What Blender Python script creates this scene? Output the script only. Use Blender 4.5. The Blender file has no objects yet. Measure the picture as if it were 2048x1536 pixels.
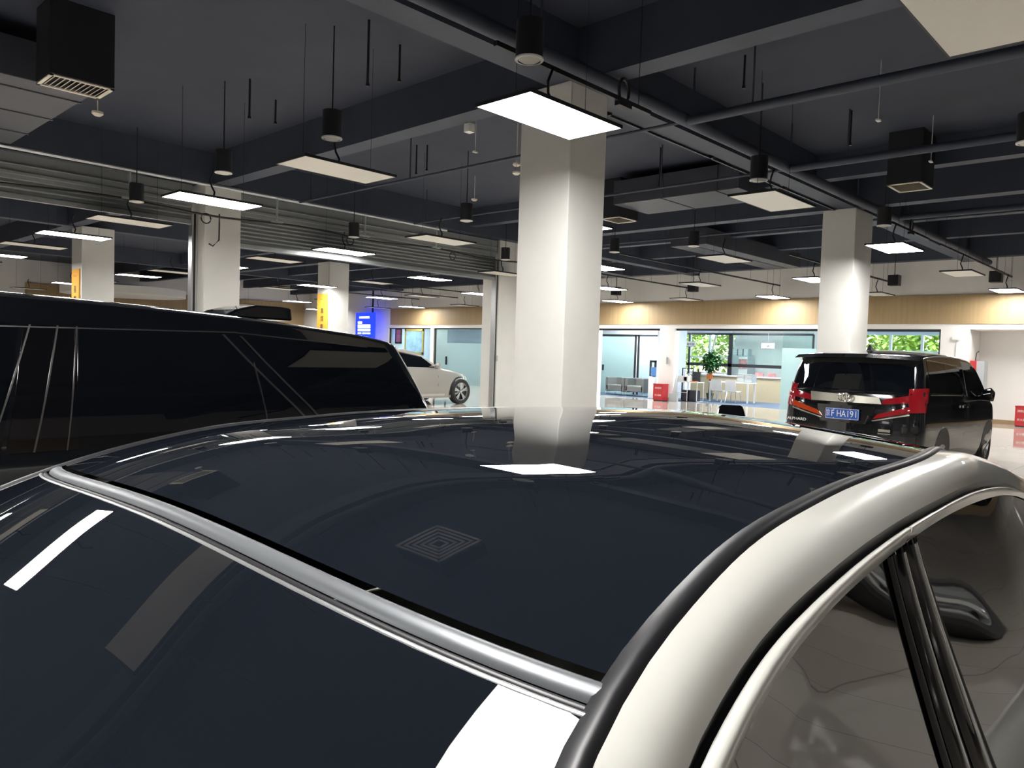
import bpy, math, random
from mathutils import Vector, Matrix
random.seed(7)
C = bpy.context.scene.collection
SC = bpy.context.scene
PI = math.pi

# ---------------------------------------------------------------- camera
FPX, YAW, PITCH, ROLL = 1518.0, math.radians(43.35), math.radians(2.4), math.radians(1.85)
f = Vector((math.cos(YAW)*math.cos(PITCH), math.sin(YAW)*math.cos(PITCH), -math.sin(PITCH)))
r = Vector((math.sin(YAW), -math.cos(YAW), 0)); u = r.cross(f)
r2 = math.cos(ROLL)*r + math.sin(ROLL)*u; u2 = math.cos(ROLL)*u - math.sin(ROLL)*r
cam = bpy.data.cameras.new('camera'); cam.sensor_width = 36; cam.lens = FPX/2048*36; cam.clip_start = 0.02; cam.clip_end = 300
co = bpy.data.objects.new('camera', cam); C.objects.link(co)
co.matrix_world = Matrix(((r2.x, u2.x, -f.x, 0), (r2.y, u2.y, -f.y, 0), (r2.z, u2.z, -f.z, 1.6), (0, 0, 0, 1)))
SC.camera = co

# ---------------------------------------------------------------- world and exposure
w = bpy.data.worlds.new('world'); SC.world = w; w.use_nodes = True
nt = w.node_tree; bg = nt.nodes['Background']
sky = nt.nodes.new('ShaderNodeTexSky'); sky.sky_type = 'NISHITA'; sky.sun_elevation = math.radians(48); sky.sun_rotation = math.radians(200); sky.sun_disc = False
nt.links.new(sky.outputs[0], bg.inputs[0]); bg.inputs[1].default_value = 0.75
sun = bpy.data.lights.new('sun', 'SUN'); sun.energy = 7; sun.angle = 0.02; sun.color = (1, .95, .85)
so = bpy.data.objects.new('sun', sun); C.objects.link(so); so.rotation_euler = (math.radians(40), 0, math.radians(150)); so.location = (40, 10, 30)
SC.view_settings.view_transform = 'Standard'; SC.view_settings.look = 'None'
SC.view_settings.gamma = 1; SC.view_settings.use_curve_mapping = False
SC.view_settings.exposure = 0.9
PANEL_W = 32.0      # radiance of a lit panel diffuser

# ---------------------------------------------------------------- materials
def mat(name, col, rough=.5, metal=0, coat=0, nscale=8, namt=.06, emit=0, ior=1.5, bump=0, trans=0, alpha=1, spec=None):
    m = bpy.data.materials.new(name); m.use_nodes = True
    t = m.node_tree; b = t.nodes['Principled BSDF']
    b.inputs['Roughness'].default_value = rough; b.inputs['Metallic'].default_value = metal
    b.inputs['Coat Weight'].default_value = coat; b.inputs['Coat Roughness'].default_value = .02
    b.inputs['IOR'].default_value = ior; b.inputs['Transmission Weight'].default_value = trans
    b.inputs['Alpha'].default_value = alpha
    if spec is not None: b.inputs['Specular IOR Level'].default_value = spec
    tc = t.nodes.new('ShaderNodeTexCoord'); n = t.nodes.new('ShaderNodeTexNoise'); n.inputs['Scale'].default_value = nscale
    t.links.new(tc.outputs['Object'], n.inputs['Vector'])
    mx = t.nodes.new('ShaderNodeMix'); mx.data_type = 'RGBA'
    mx.inputs[6].default_value = tuple(c*(1-namt) for c in col)+(1,); mx.inputs[7].default_value = tuple(min(1, c*(1+namt)) for c in col)+(1,)
    t.links.new(n.outputs['Fac'], mx.inputs[0]); t.links.new(mx.outputs[2], b.inputs['Base Color'])
    if emit:
        t.links.new(mx.outputs[2], b.inputs['Emission Color']); b.inputs['Emission Strength'].default_value = emit
    if bump:
        bp = t.nodes.new('ShaderNodeBump'); bp.inputs['Strength'].default_value = bump; bp.inputs['Distance'].default_value = .01
        t.links.new(n.outputs['Fac'], bp.inputs['Height']); t.links.new(bp.outputs[0], b.inputs['Normal'])
    return m
M = {}
M['ceil'] = mat('ceiling_paint', (.034, .042, .066), .75, nscale=1.5, namt=.25)
M['ceil2'] = mat('beam_paint', (.044, .054, .080), .6, nscale=3, namt=.2)
M['duct'] = mat('duct_paint', (.05, .056, .072), .5, nscale=2, namt=.2)
M['black'] = mat('black_metal', (.016, .017, .02), .45, nscale=12)
M['wallw'] = mat('white_wall_paint', (.84, .83, .80), .55, nscale=2, namt=.03, bump=.05)
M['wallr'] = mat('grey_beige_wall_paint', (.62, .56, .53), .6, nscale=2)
M['pillar'] = mat('pillar_paint', (.74, .74, .70), .45, nscale=3, namt=.04, bump=.08)
M['white'] = mat('white_plastic', (.8, .8, .78), .4)
M['cream'] = mat('cream_grille', (.75, .7, .6), .4)
M['greyw'] = mat('grey_office_wall', (.66, .73, .80), .6)
M['alum'] = mat('brushed_aluminium', (.55, .56, .56), .3, .8, nscale=20)
M['shutter'] = mat('shutter_grey_steel', (.30, .32, .32), .55, .3, nscale=20)
M['steelpipe'] = mat('galvanised_pipe', (.6, .62, .63), .35, .6)
M['chrome'] = mat('chrome', (.8, .8, .8), .08, 1)
M['carpet'] = mat('blue_grey_carpet', (.13, .17, .24), .95, nscale=60, namt=.2, bump=.3)
M['lit'] = mat('lit_diffuser', (1, .975, .95), .4, emit=PANEL_W, namt=0)
M['off'] = mat('unlit_diffuser_faint_glow', (.66, .635, .565), .4, namt=.02, emit=.02)  # switched off, but a faint emission is added to lift its tone
M['office_lit'] = mat('office_lamp_diffuser', (.85, .93, 1), .4, emit=19, namt=0)
M['rub'] = mat('rubber_seal', (.012, .012, .014), .4)
M['tyre'] = mat('tyre_rubber', (.018, .018, .02), .7, nscale=40)
M['carwhite'] = mat('pearl_silver_paint', (.70, .695, .64), .28, .15, .8, nscale=30, namt=.02)
M['carblack'] = mat('gloss_black_paint', (.004, .005, .007), .12, 0, 1)
M['piano'] = mat('piano_black_trim', (.004, .004, .005), .06, 0, 1)
M['dimchrome'] = mat('dark_chrome', (.16, .15, .15), .3, .9)
M['trimgrey'] = mat('satin_grey_trim', (.16, .17, .18), .38, .3)
M['silver'] = mat('silver_paint', (.38, .37, .34), .3, .4, 1, nscale=200)
M['dkglass'] = mat('dark_tinted_glass', (.003, .004, .006), .012, ior=1.7)
M['roofglass'] = mat('panoramic_roof_glass', (.007, .009, .013), .01, ior=1.46)
M['sideglass'] = mat('side_window_glass', (.008, .008, .009), .015, ior=4.0)
M['redlens'] = mat('red_lamp_lens', (.26, .008, .014), .08, 0, 1)
M['orlens'] = mat('orange_red_lens', (.42, .05, .012), .1, 0, 1)
M['champ'] = mat('satin_chrome_band', (.62, .60, .52), .22, .9)
M['plate'] = mat('blue_plate', (.02, .10, .42), .35)
M['red'] = mat('red_box_paint', (.50, .03, .035), .4)
M['yellow'] = mat('yellow_sign', (.85, .42, .05), .5)
M['ink'] = mat('dark_ink', (.03, .03, .04), .6)
M['bluescreen'] = mat('blue_screen', (.008, .03, .85), .3, emit=1.1, namt=0)
M['whitescreen'] = mat('white_screen_text', (.85, .95, 1), .3, emit=1.3, namt=0)
M['wood'] = None
M['counterwood'] = mat('light_counter_wood', (.62, .50, .32), .5, nscale=12)
M['sofa'] = mat('grey_sofa_fabric', (.20, .21, .20), .8, nscale=30)
M['leaf'] = mat('leaf_green', (.03, .13, .03), .5, nscale=6, namt=.5)
M['leafout'] = mat('sunlit_leaf', (.34, .46, .07), .6, nscale=1.6, namt=.45, emit=0)
M['bark'] = mat('bark', (.12, .09, .06), .9)
M['pot'] = mat('dark_green_pot', (.03, .06, .03), .35)
M['gold'] = mat('gold_frame', (.75, .5, .12), .35, .5)
M['art'] = mat('blue_grey_print', (.32, .45, .55), .5, nscale=3, namt=.6)
M['art2'] = mat('red_purple_print', (.35, .08, .18), .5, nscale=5, namt=.6)
M['pvc'] = mat('cable_black', (.01, .01, .012), .5)
M['tan'] = mat('tan_baseboard', (.36, .25, .14), .5)
M['green'] = mat('green_exit_lamp', (.1, .8, .4), .5, emit=.8)
M['cloth'] = mat('orange_cloth', (.7, .2, .04), .8)
M['water'] = mat('blue_water_bottle', (.10, .25, .55), .1, coat=.5)
M['binder'] = mat('binder_grey', (.42, .45, .46), .5)
M['papers'] = mat('papers_red_white', (.6, .25, .25), .6, nscale=9, namt=.8)
M['earth'] = mat('pavement', (.35, .35, .33), .9)

def wood_mat():
    m = bpy.data.materials.new('wood_panel_fascia'); m.use_nodes = True
    t = m.node_tree; b = t.nodes['Principled BSDF']; b.inputs['Roughness'].default_value = .5
    tc = t.nodes.new('ShaderNodeTexCoord'); mp = t.nodes.new('ShaderNodeMapping'); mp.inputs['Scale'].default_value = (6, 6, .35)
    n = t.nodes.new('ShaderNodeTexNoise'); n.inputs['Scale'].default_value = 2.0; n.inputs['Detail'].default_value = 4
    cr = t.nodes.new('ShaderNodeValToRGB')
    cr.color_ramp.elements[0].position = .3; cr.color_ramp.elements[0].color = (.36, .255, .13, 1)
    cr.color_ramp.elements[1].position = .7; cr.color_ramp.elements[1].color = (.42, .30, .155, 1)
    t.links.new(tc.outputs['Object'], mp.inputs[0]); t.links.new(mp.outputs[0], n.inputs['Vector'])
    t.links.new(n.outputs['Fac'], cr.inputs[0]); t.links.new(cr.outputs[0], b.inputs['Base Color'])
    return m
M['wood'] = wood_mat()
def tile_mat():
    m = bpy.data.materials.new('polished_floor_tile'); m.use_nodes = True
    t = m.node_tree; b = t.nodes['Principled BSDF']; b.inputs['Roughness'].default_value = .05
    b.inputs['IOR'].default_value = 1.55
    tc = t.nodes.new('ShaderNodeTexCoord'); br = t.nodes.new('ShaderNodeTexBrick')
    br.offset = 0; br.inputs['Scale'].default_value = 1.0; br.inputs['Brick Width'].default_value = .8; br.inputs['Row Height'].default_value = .8
    br.inputs['Mortar Size'].default_value = .003; br.inputs['Mortar'].default_value = (.2, .18, .15, 1)
    br.inputs['Color1'].default_value = (.60, .55, .48, 1); br.inputs['Color2'].default_value = (.63, .58, .51, 1)
    t.links.new(tc.outputs['Object'], br.inputs['Vector']); t.links.new(br.outputs['Color'], b.inputs['Base Color'])
    return m
M['tile'] = tile_mat()
def glass_mat(name, tint, rough, mixfac):
    m = bpy.data.materials.new(name); m.use_nodes = True; t = m.node_tree
    for n in list(t.nodes): t.nodes.remove(n)
    o = t.nodes.new('ShaderNodeOutputMaterial'); tr = t.nodes.new('ShaderNodeBsdfTransparent'); tr.inputs[0].default_value = tint+(1,)
    gl = t.nodes.new('ShaderNodeBsdfGlossy'); gl.inputs['Roughness'].default_value = rough
    lw = t.nodes.new('ShaderNodeLayerWeight'); pw = t.nodes.new('ShaderNodeMath'); pw.operation = 'POWER'; pw.inputs[1].default_value = 4
    fr = t.nodes.new('ShaderNodeMath'); fr.operation = 'MULTIPLY_ADD'; fr.inputs[1].default_value = .9; fr.inputs[2].default_value = .035
    t.links.new(lw.outputs['Facing'], pw.inputs[0]); t.links.new(pw.outputs[0], fr.inputs[0])
    mx = t.nodes.new('ShaderNodeMixShader'); t.links.new(fr.outputs[0], mx.inputs[0]); t.links.new(tr.outputs[0], mx.inputs[1]); t.links.new(gl.outputs[0], mx.inputs[2])
    last = mx
    if mixfac:
        df = t.nodes.new('ShaderNodeBsdfTranslucent'); df.inputs[0].default_value = (.66, .78, .76, 1)
        d2 = t.nodes.new('ShaderNodeBsdfDiffuse'); d2.inputs[0].default_value = (.46, .56, .545, 1)
        ma = t.nodes.new('ShaderNodeMixShader'); ma.inputs[0].default_value = .5; t.links.new(df.outputs[0], ma.inputs[1]); t.links.new(d2.outputs[0], ma.inputs[2])
        mb = t.nodes.new('ShaderNodeMixShader'); mb.inputs[0].default_value = mixfac; t.links.new(mx.outputs[0], mb.inputs[1]); t.links.new(ma.outputs[0], mb.inputs[2]); last = mb
    t.links.new(last.outputs[0], o.inputs[0]); return m
M['glass'] = glass_mat('clear_partition_glass', (.90, .97, .96), 0, 0)
M['frost'] = glass_mat('frosted_film_glass', (.80, .92, .90), .1, .75)

# ---------------------------------------------------------------- mesh helpers
class G:
    def __init__(s): s.v = []; s.f = []; s.mi = []; s.mats = []
    def _m(s, m):
        if m not in s.mats: s.mats.append(m)
        return s.mats.index(m)
    def add(s, vs, fs, m=None):
        o = len(s.v); s.v += [tuple(v) for v in vs]
        k = s._m(m) if m is not None else 0
        for q in fs: s.f.append(tuple(i+o for i in q)); s.mi.append(k)
        return s
    def box(s, x0, x1, y0, y1, z0, z1, m=None):
        vs = [(x, y, z) for x in (x0, x1) for y in (y0, y1) for z in (z0, z1)]
        return s.add(vs, [(0, 1, 3, 2), (4, 6, 7, 5), (0, 4, 5, 1), (2, 3, 7, 6), (0, 2, 6, 4), (1, 5, 7, 3)], m)
    def tube(s, pts, rad, n=8, m=None, cap=True):
        pts = [Vector(p) for p in pts]; rings = []; vs = []
        for i, p in enumerate(pts):
            a = pts[max(0, i-1)]; b = pts[min(len(pts)-1, i+1)]; d = (b-a).normalized()
            up = Vector((0, 0, 1)) if abs(d.z) < .9 else Vector((1, 0, 0))
            e1 = d.cross(up).normalized(); e2 = d.cross(e1)
            rr = rad[i] if isinstance(rad, (list, tuple)) else rad
            for k in range(n):
                t = 2*PI*k/n; vs.append(p+e1*math.cos(t)*rr+e2*math.sin(t)*rr)
        fs = []
        for i in range(len(pts)-1):
            for k in range(n):
                a = i*n+k; b = i*n+(k+1) % n; fs.append((a, b, b+n, a+n))
        if cap: fs.append(tuple(range(n))); fs.append(tuple(range((len(pts)-1)*n, len(pts)*n)))
        return s.add(vs, fs, m)
    def cyl(s, p, rad, h, axis='z', n=24, m=None):
        p = Vector(p); d = {'x': Vector((1, 0, 0)), 'y': Vector((0, 1, 0)), 'z': Vector((0, 0, 1))}[axis]
        return s.tube([p, p+d*h], rad, n, m)
    def grid(s, fn, nu, nv, m=None):
        vs = [fn(i/nu, j/nv) for i in range(nu+1) for j in range(nv+1)]
        fs = [(i*(nv+1)+j, (i+1)*(nv+1)+j, (i+1)*(nv+1)+j+1, i*(nv+1)+j+1) for i in range(nu) for j in range(nv)]
        return s.add(vs, fs, m)
    def sheet(s, fn, nu, nv, nrm, th, m=None):
        """a grid with real thickness: fn gives the outside, th metres inward along -nrm"""
        nrm = Vector(nrm).normalized()*th
        o = len(s.v)
        s.grid(fn, nu, nv, m); s.grid(lambda a, b: tuple(Vector(fn(a, b))-nrm), nu, nv, m)
        W = nv+1; N = (nu+1)*W; k = s._m(m) if m is not None else 0
        rim = [i*W for i in range(nu+1)]+[nu*W+j for j in range(1, W)]+[i*W+nv for i in range(nu-1, -1, -1)]+[j for j in range(nv-1, 0, -1)]
        for a, b in zip(rim, rim[1:]+rim[:1]): s.f.append((o+a, o+b, o+N+b, o+N+a)); s.mi.append(k)
        return s
    def prism(s, poly, fn, d, m=None):
        """poly: 2D outline; fn(p, k) -> 3D for k = 0 front, 1 back (offset d)"""
        n = len(poly); vs = [fn(p, 0) for p in poly]+[fn(p, d) for p in poly]
        fs = [tuple(range(n)), tuple(range(2*n-1, n-1, -1))]+[(i, (i+1) % n, (i+1) % n+n, i+n) for i in range(n)]
        return s.add(vs, fs, m)
def obj(name, g, m=None, parent=None, smooth=False, bevel=0, label=None):
    me = bpy.data.meshes.new(name); me.from_pydata(g.v, [], g.f); 
    ms = g.mats if g.mats else [m]
    for x in ms: me.materials.append(x)
    if g.mats:
        for p, i in zip(me.polygons, g.mi): p.material_index = i
    me.validate(); me.update()
    import bmesh
    b = bmesh.new(); b.from_mesh(me); bmesh.ops.recalc_face_normals(b, faces=b.faces); b.to_mesh(me); b.free()
    if smooth:
        for p in me.polygons: p.use_smooth = True
        me.set_sharp_from_angle(angle=math.radians(50 if smooth == 'all' else 38))
    o = bpy.data.objects.new(name, me); C.objects.link(o)
    if parent: o.parent = parent
    if bevel:
        bv = o.modifiers.new('bevel', 'BEVEL'); bv.width = bevel; bv.segments = 2; bv.limit_method = 'ANGLE'
    if label: o['label'] = label
    return o
def tag(o, label, cat, group=None, kind=None):
    o['label'] = label; o['category'] = cat
    if group: o['group'] = group
    if kind: o['kind'] = kind
    return o
def empty(name, loc, label, cat, group=None, rz=0):
    o = bpy.data.objects.new(name, None); C.objects.link(o); o.location = loc; o.rotation_euler = (0, 0, rz); o.empty_display_size = .2
    return tag(o, label, cat, group)
def struct(name, g, m, label=None, smooth=False, bevel=0):
    o = obj(name, g, m, smooth=smooth, bevel=bevel); o['kind'] = 'structure'
    if label: o['label'] = label
    return o
def copy_tree(o, parent=None):
    c = o.copy(); C.objects.link(c); c.parent = parent
    for ch in list(o.children): copy_tree(ch, c)
    return c
def text_mesh(name, s, size, m, parent, loc, rot, depth=.002, align='CENTER', sx=1.0):
    cu = bpy.data.curves.new(name, 'FONT'); cu.body = s; cu.size = size; cu.extrude = depth; cu.align_x = align; cu.align_y = 'CENTER'
    t = bpy.data.objects.new('tmp_text', cu); C.objects.link(t)
    dg = bpy.context.evaluated_depsgraph_get(); me = bpy.data.meshes.new_from_object(t.evaluated_get(dg)); bpy.data.objects.remove(t)
    me.name = name; me.materials.clear(); me.materials.append(m)
    o = bpy.data.objects.new(name, me); C.objects.link(o); o.parent = parent; o.location = loc; o.rotation_euler = rot; o.scale = (sx, 1, 1)
    return o
def interp(x, xs, ys):
    if x <= xs[0]: return ys[0]
    for i in range(len(xs)-1):
        if x <= xs[i+1]: return ys[i]+(ys[i+1]-ys[i])*(x-xs[i])/(xs[i+1]-xs[i])
    return ys[-1]
def spl(x, xs, ys):   # smooth monotone-ish cubic (Catmull-Rom on uneven knots)
    n = len(xs)
    if x <= xs[0]: return ys[0]+(x-xs[0])*(ys[1]-ys[0])/(xs[1]-xs[0])
    if x >= xs[-1]: return ys[-1]+(x-xs[-1])*(ys[-1]-ys[-2])/(xs[-1]-xs[-2])
    i = 0
    while x > xs[i+1]: i += 1
    def sl(k):
        if k == 0: return (ys[1]-ys[0])/(xs[1]-xs[0])
        if k == n-1: return (ys[-1]-ys[-2])/(xs[-1]-xs[-2])
        a = (ys[k]-ys[k-1])/(xs[k]-xs[k-1]); b = (ys[k+1]-ys[k])/(xs[k+1]-xs[k])
        return 0 if a*b <= 0 else (a+b)/2
    hh = xs[i+1]-xs[i]; t = (x-xs[i])/hh; m0 = sl(i)*hh; m1 = sl(i+1)*hh
    return (2*t**3-3*t*t+1)*ys[i]+(t**3-2*t*t+t)*m0+(-2*t**3+3*t*t)*ys[i+1]+(t**3-t*t)*m1

# ================================================================ THE ROOM
XW = 24.2                    # the glazed office front wall
g = G(); g.box(-14, XW+.15, -8, 42, -.12, 0); struct('floor', g, M['tile'], 'polished beige tile floor')
g = G(); g.box(XW+.15, 31.0, 3.0, 42, -.12, 0.0); struct('floor_office', g, M['carpet'], 'blue grey office carpet')
g = G(); g.box(-14, XW+.3, -8, 42, 5.1, 5.3); struct('ceiling', g, M['ceil'], 'dark painted exposed ceiling slab')
g = G(); g.box(XW+.3, 31.3, 3.0, 42, 3.0, 3.1); struct('ceiling_office', g, M['wallw'], 'white office ceiling')

# far wall with openings
g = G()
Z0 = 2.65
segs = [(-8, 3.3), (5.33, 6.06), (14.75, 15.4), (18.25, 24.45), (31.75, 42)]
for a, b in segs: g.box(XW, XW+.3, a, b, 0, Z0, M['wallw'])
g.box(XW, XW+.3, -8, 42, Z0, 5.1, M['wallw'])
g.box(XW, XW+.25, 28.18, 28.42, 0, Z0, M['wallw'])
g.box(XW-.35, XW, 5.05, 5.6, 0, 5.1, M['wallw'])if False else None
# alcove
g.box(XW+1.2, XW+1.3, 3.3, 5.4, 0, Z0, M['wallw']); g.box(XW+.3, XW+1.3, 5.33, 5.43, 0, Z0, M['wallw'])
g.box(XW+.3, XW+1.3, 3.2, 3.3, 0, Z0, M['wallw']); g.box(XW+.3, XW+1.3, 3.2, 5.43, Z0, Z0+.1, M['wallw'])
g.box(XW+.15, XW+1.25, 3.3, 5.4, -.02, .001, M['tile'])
struct('wall_front', g, None, 'white wall above and between the office glazing')
g = G(); g.box(XW-.03, XW, -7.5, 34.2-2.6, 2.8, 3.63); struct('trim_1', g, M['wood'], 'wood panel fascia band along the office front')
g = G(); g.box(11.4-1.5, XW, 39.97-.05, 40-.001, 2.5, 4.05); struct('trim_2', g, M['wood'], 'wood panel band on the distant back wall')
g = G(); g.box(-14, XW, 40, 40.3, 0, 5.1); struct('wall_back', g, M['wallw'], 'distant white wall behind the yellow signs')
g = G(); g.box(-14, XW, -8.0, -7.9, 0, 5.1); struct('wall_right', g, M['wallr'], 'white wall beyond the right side of the cars')
g = G(); g.box(-7, XW-1, -7.9, -7.87, 2.8, 3.63); struct('trim_3', g, M['wood'], 'wood panel band along the right wall')
g = G(); g.box(XW-.04, XW, -7, 2.9, .1, 2.6, M['dkglass'])  # out of view; dark glazing added so the minivan side mirrors something dark
for y in (-7, -4.6, -2.1, .4, 2.86): g.box(XW-.07, XW, y, y+.05, .1, 2.6, M['black'])
struct('window_20', g, None, 'added unseen dark glazing on the far wall, darkens the minivan side reflection')
g = G(); g.box(-14.3, -14, -8, 42, 0, 5.1); struct('wall_left', g, M['wallw'], 'white end wall behind the viewer')
# dark glazed shop windows of the right wall
for k, (a, b) in enumerate([(-3.0, -.4), (1.0, 4.0), (5.2, 8.4), (10, 13), (14.5, 18)]):
    g = G(); g.box(a, b, -7.9, -7.85, .1, 2.5, M['dkglass'])
    for xx in (a, (a+b)/2, b): g.box(xx-.03, xx+.03, -7.9, -7.83, .1, 2.5, M['black'])
    struct('window_%d' % (k+1), g, None, 'dark glazed shop window in the right wall')
# baseboards
g = G()
for a, b in segs: g.box(XW-.015, XW, a, b, 0, .12)
g.box(XW+1.18, XW+1.2, 3.3, 5.33, 0, .12)
struct('baseboard_front', g, M['tan'], 'tan baseboard')
# pillars
def pillar(x0, x1, y0, y1, label, z=4.53):
    g = G(); g.box(x0, x1, y0, y1, 0, z, M['pillar'])
    o = obj('pillar', g, bevel=.012); tag(o, label, 'pillar'); return o
pillar(6.36, 7.0, 5.26, 5.99, 'tall white square pillar in the centre, behind the near car roof')
pillar(14.86, 15.78, 5.26, 5.89, 'white square pillar behind the black minivan')
pillar(6.28, 6.98, 13.82, 14.4, 'white square pillar between the two roller shutters')
pillar(6.7, 7.5, 21.9, 22.7, 'white pillar at far left with a yellow sign on its narrow side')
pillar(14.76, 15.56, 22.77, 23.5, 'white pillar beyond the shutter with the broad yellow sign')
g = G(); g.box(14.31, 15.1, 14.1, 14.7, 0, 4.53, M['pillar'])
tag(obj('pillar', g, bevel=.01), 'white pier beside the right steel shutter jamb, half hidden by the centre pillar', 'pillar')
g = G(); g.box(21.2, 21.6, 34.4, 34.8, 0, 5.1); 
# ceiling beams
nb = 4
def beam(x0, x1, y0, y1, z0, m='ceil2', lab='dark painted ceiling beam'):
    global nb
    g = G(); g.box(x0, x1, y0, y1, z0, 5.1); struct('trim_%d' % nb, g, M[m], lab); nb += 1
for yy in (-3.1, 5.28, 13.85, 22.2, 30.6): beam(-14, XW, yy, yy+.32, 4.53)
for xx in (-10.4, -2.0, 6.45, 14.9, 23.3): beam(xx, xx+.31, -7.9, 40, 4.54)
for xx in (-7.6, -4.8, 12.95, 17.7, 20.4): beam(xx, xx+.25, -7.9, 40, 4.68)
# stepped edge and cable tray beside the long beam
g = G(); g.box(7.0, 14.8, 5.63, 5.66, 4.50, 4.53)
for x in (7.5, 10, 12.5): g.box(x, x+.03, 5.59, 5.66, 4.50, 4.56)
tag(obj('conduit', g, M['black']), 'thin black conduit along the main ceiling beam edge', 'conduit')
g = G(); g.tube([(-4, 4.88, 4.44), (XW-.4, 4.88, 4.44)], .075, 16)
for k in range(10): g.box(-3+2.8*k, -2.98+2.8*k, 4.87, 4.89, 4.5, 5.1)
tag(obj('ceiling_pipe', g, M['ceil2'], smooth=True), 'dark round pipe along the main ceiling beam', 'pipe')
for (x, z, lb) in [(7.98, 4.40, 'first dark cross pipe beyond the centre pillar'), (10.85, 4.40, 'second dark cross pipe, nearer the far pillar'), (15.9, 4.45, 'third dark cross pipe just behind the far pillar')]:
    g = G(); g.tube([(x, -7.8, z), (x, 4.8, z)], .055, 12); g.tube([(x, 4.8, z), (x, 13.4, z)], .022, 8)
    for y in (-5, -2, 1, 4, 7, 10, 13): g.box(x-.008, x+.008, y-.008, y+.008, z, 5.1)
    tag(obj('ceiling_pipe', g, M['ceil2'], smooth=True), lb, 'pipe', 'dark cross pipes under the ceiling')

# ---------------------------------------------------------------- roller shutters
def shutter(x0, x1, zb, label, nsl):
    rt = empty('roller_shutter', ((x0+x1)/2, 14.2, zb), label, 'roller shutter')
    cx = (x0+x1)/2
    g = G(); 
    zt = 4.08; n = max(3, int((zt-zb)/.075)); 
    for k in range(n):
        z0 = k*(zt-zb)/n; z1 = (k+1)*(zt-zb)/n
        g.add([(x0-cx, -.03, z0), (x1-cx, -.03, z0), (x1-cx, -.06, (z0*.7+z1*.3)), (x0-cx, -.06, (z0*.7+z1*.3)), (x1-cx, -.03, z1), (x0-cx, -.03, z1), (x0-cx, .0, z0), (x1-cx, .0, z0), (x1-cx, .0, z1), (x0-cx, .0, z1)],
              [(0, 1, 2, 3), (3, 2, 4, 5), (6, 7, 8, 9)])
    g.box(x0-cx, x1-cx, -.07, .02, -.08, 0)
    obj('slat_curtain', g, M['shutter'], rt)
    g = G(); g.box(x0-cx, x1-cx, -.10, .3, 4.08-zb, 4.50-zb); g.box(x0-cx, x1-cx, -.13, -.10, 4.15-zb, 4.21-zb); g.box(x0-cx, x1-cx, -.15, -.10, 4.3-zb, 4.32-zb)
    obj('housing', g, M['shutter'], rt, bevel=.01)
    g = G(); g.box(x1-cx, x1-cx+.1, -.1, .05, -zb, 4.0-zb); obj('guide_rail', g, M['alum'], rt)
    g = G(); g.box(x1-cx+.03, x1-cx+.07, -.104, -.1, -zb, 4.0-zb); obj('rail_slot', g, M['rub'], rt)
    return rt
shutter(-1.5, 6.17, 3.86, 'raised grey roller shutter over the left opening', 3)
shutter(7.0, 14.2, 3.55, 'raised ribbed roller shutter between the pillar and the right steel jamb', 8)
g = G(); g.tube([(-1, 13.5, 4.46), (11.9, 13.5, 4.40)], .028, 8)
for x in (6.0-1.15, 7.55, 9.6, 11.6): g.tube([(x, 13.5, 4.44), (x, 13.5, 3.98)], .02, 6); g.box(x-.12, x+.12, 13.47, 13.53, 3.95, 3.98)
tag(obj('steel_pipe', g, M['steelpipe'], smooth=True), 'thin galvanised pipe with drops along the shutter heads', 'pipe')
g = G(); pts = [(2.0+.5*i, 13.6, 3.93-.03*math.sin(i*.9)) for i in range(27)]; g.tube(pts, .02, 6)
for cx in (6.2, 9.3, 12.2): g.tube([(cx+.09*math.cos(t), 13.6, 3.84+.09*math.sin(t)) for t in [k*PI/6 for k in range(13)]], .012, 6)
g.tube([(6.45, 13.6, 3.95), (6.5, 13.7, 3.8), (6.52, 13.75, 3.5), (6.42, 13.78, 3.38), (6.3+.05, 13.8, 3.42)], .014, 6)
tag(obj('power_cable', g, M['pvc'], smooth=True), 'black cable sagging along the shutters with coiled loops', 'cable')

# ---------------------------------------------------------------- panel lights
XI = {-1: -4.1, 0: .35, 1: 4.94, 2: 9.24, 3: 14.05, 4: 18.6, 5: 23.15}
YJ = [1.13, 4.3, 7.5, 10.62, 13.72, 16.6, 19.3, 22.4, 24.9, 28.6, 31.3, 36.8]
rowname = {1: 'nearest row', 2: 'second row', 3: 'third row', 4: 'fourth row', 5: 'farthest row', 0: 'row overhead', -1: 'row behind the viewer'}
ordn = ['first', 'second', 'third', 'fourth', 'fifth', 'sixth', 'seventh', 'eighth', 'ninth', 'tenth', 'eleventh', 'twelfth']
def panel_proto(lit):
    rt = bpy.data.objects.new('panel_light', None); C.objects.link(rt); rt.empty_display_size = .2
    g = G(); a, b = .605, .305
    for x0, x1, y0, y1 in [(-a, a, -b, -b+.012), (-a, a, b-.012, b), (-a, -a+.012, -b, b), (a-.012, a, -b, b)]: g.box(x0, x1, y0, y1, -.002, .028)
    g.box(-a+.012, a-.012, -b+.012, b-.012, .012, .028)
    obj('frame', g, M['black'], rt)
    g = G(); g.box(-a+.013, a-.013, -b+.013, b-.013, 0, .01); obj('diffuser', g, M['lit'] if lit else M['off'], rt)
    for sx in (-.45, .45): g = G(); g.tube([(sx, 0, .028), (sx, 0, 1.5)], .003, 4); obj('hanging_wire', g, M['black'], rt)
    g = G(); g.tube([(0, 0, .03), (.03, .02, .14), (.0, .05, .22), (-.04, .02, .30), (0, 0, .42)], .012, 6); obj('power_cord', g, M['pvc'], rt)
    return rt
protos = {True: panel_proto(True), False: panel_proto(False)}; used = {True: False, False: False}
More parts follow.
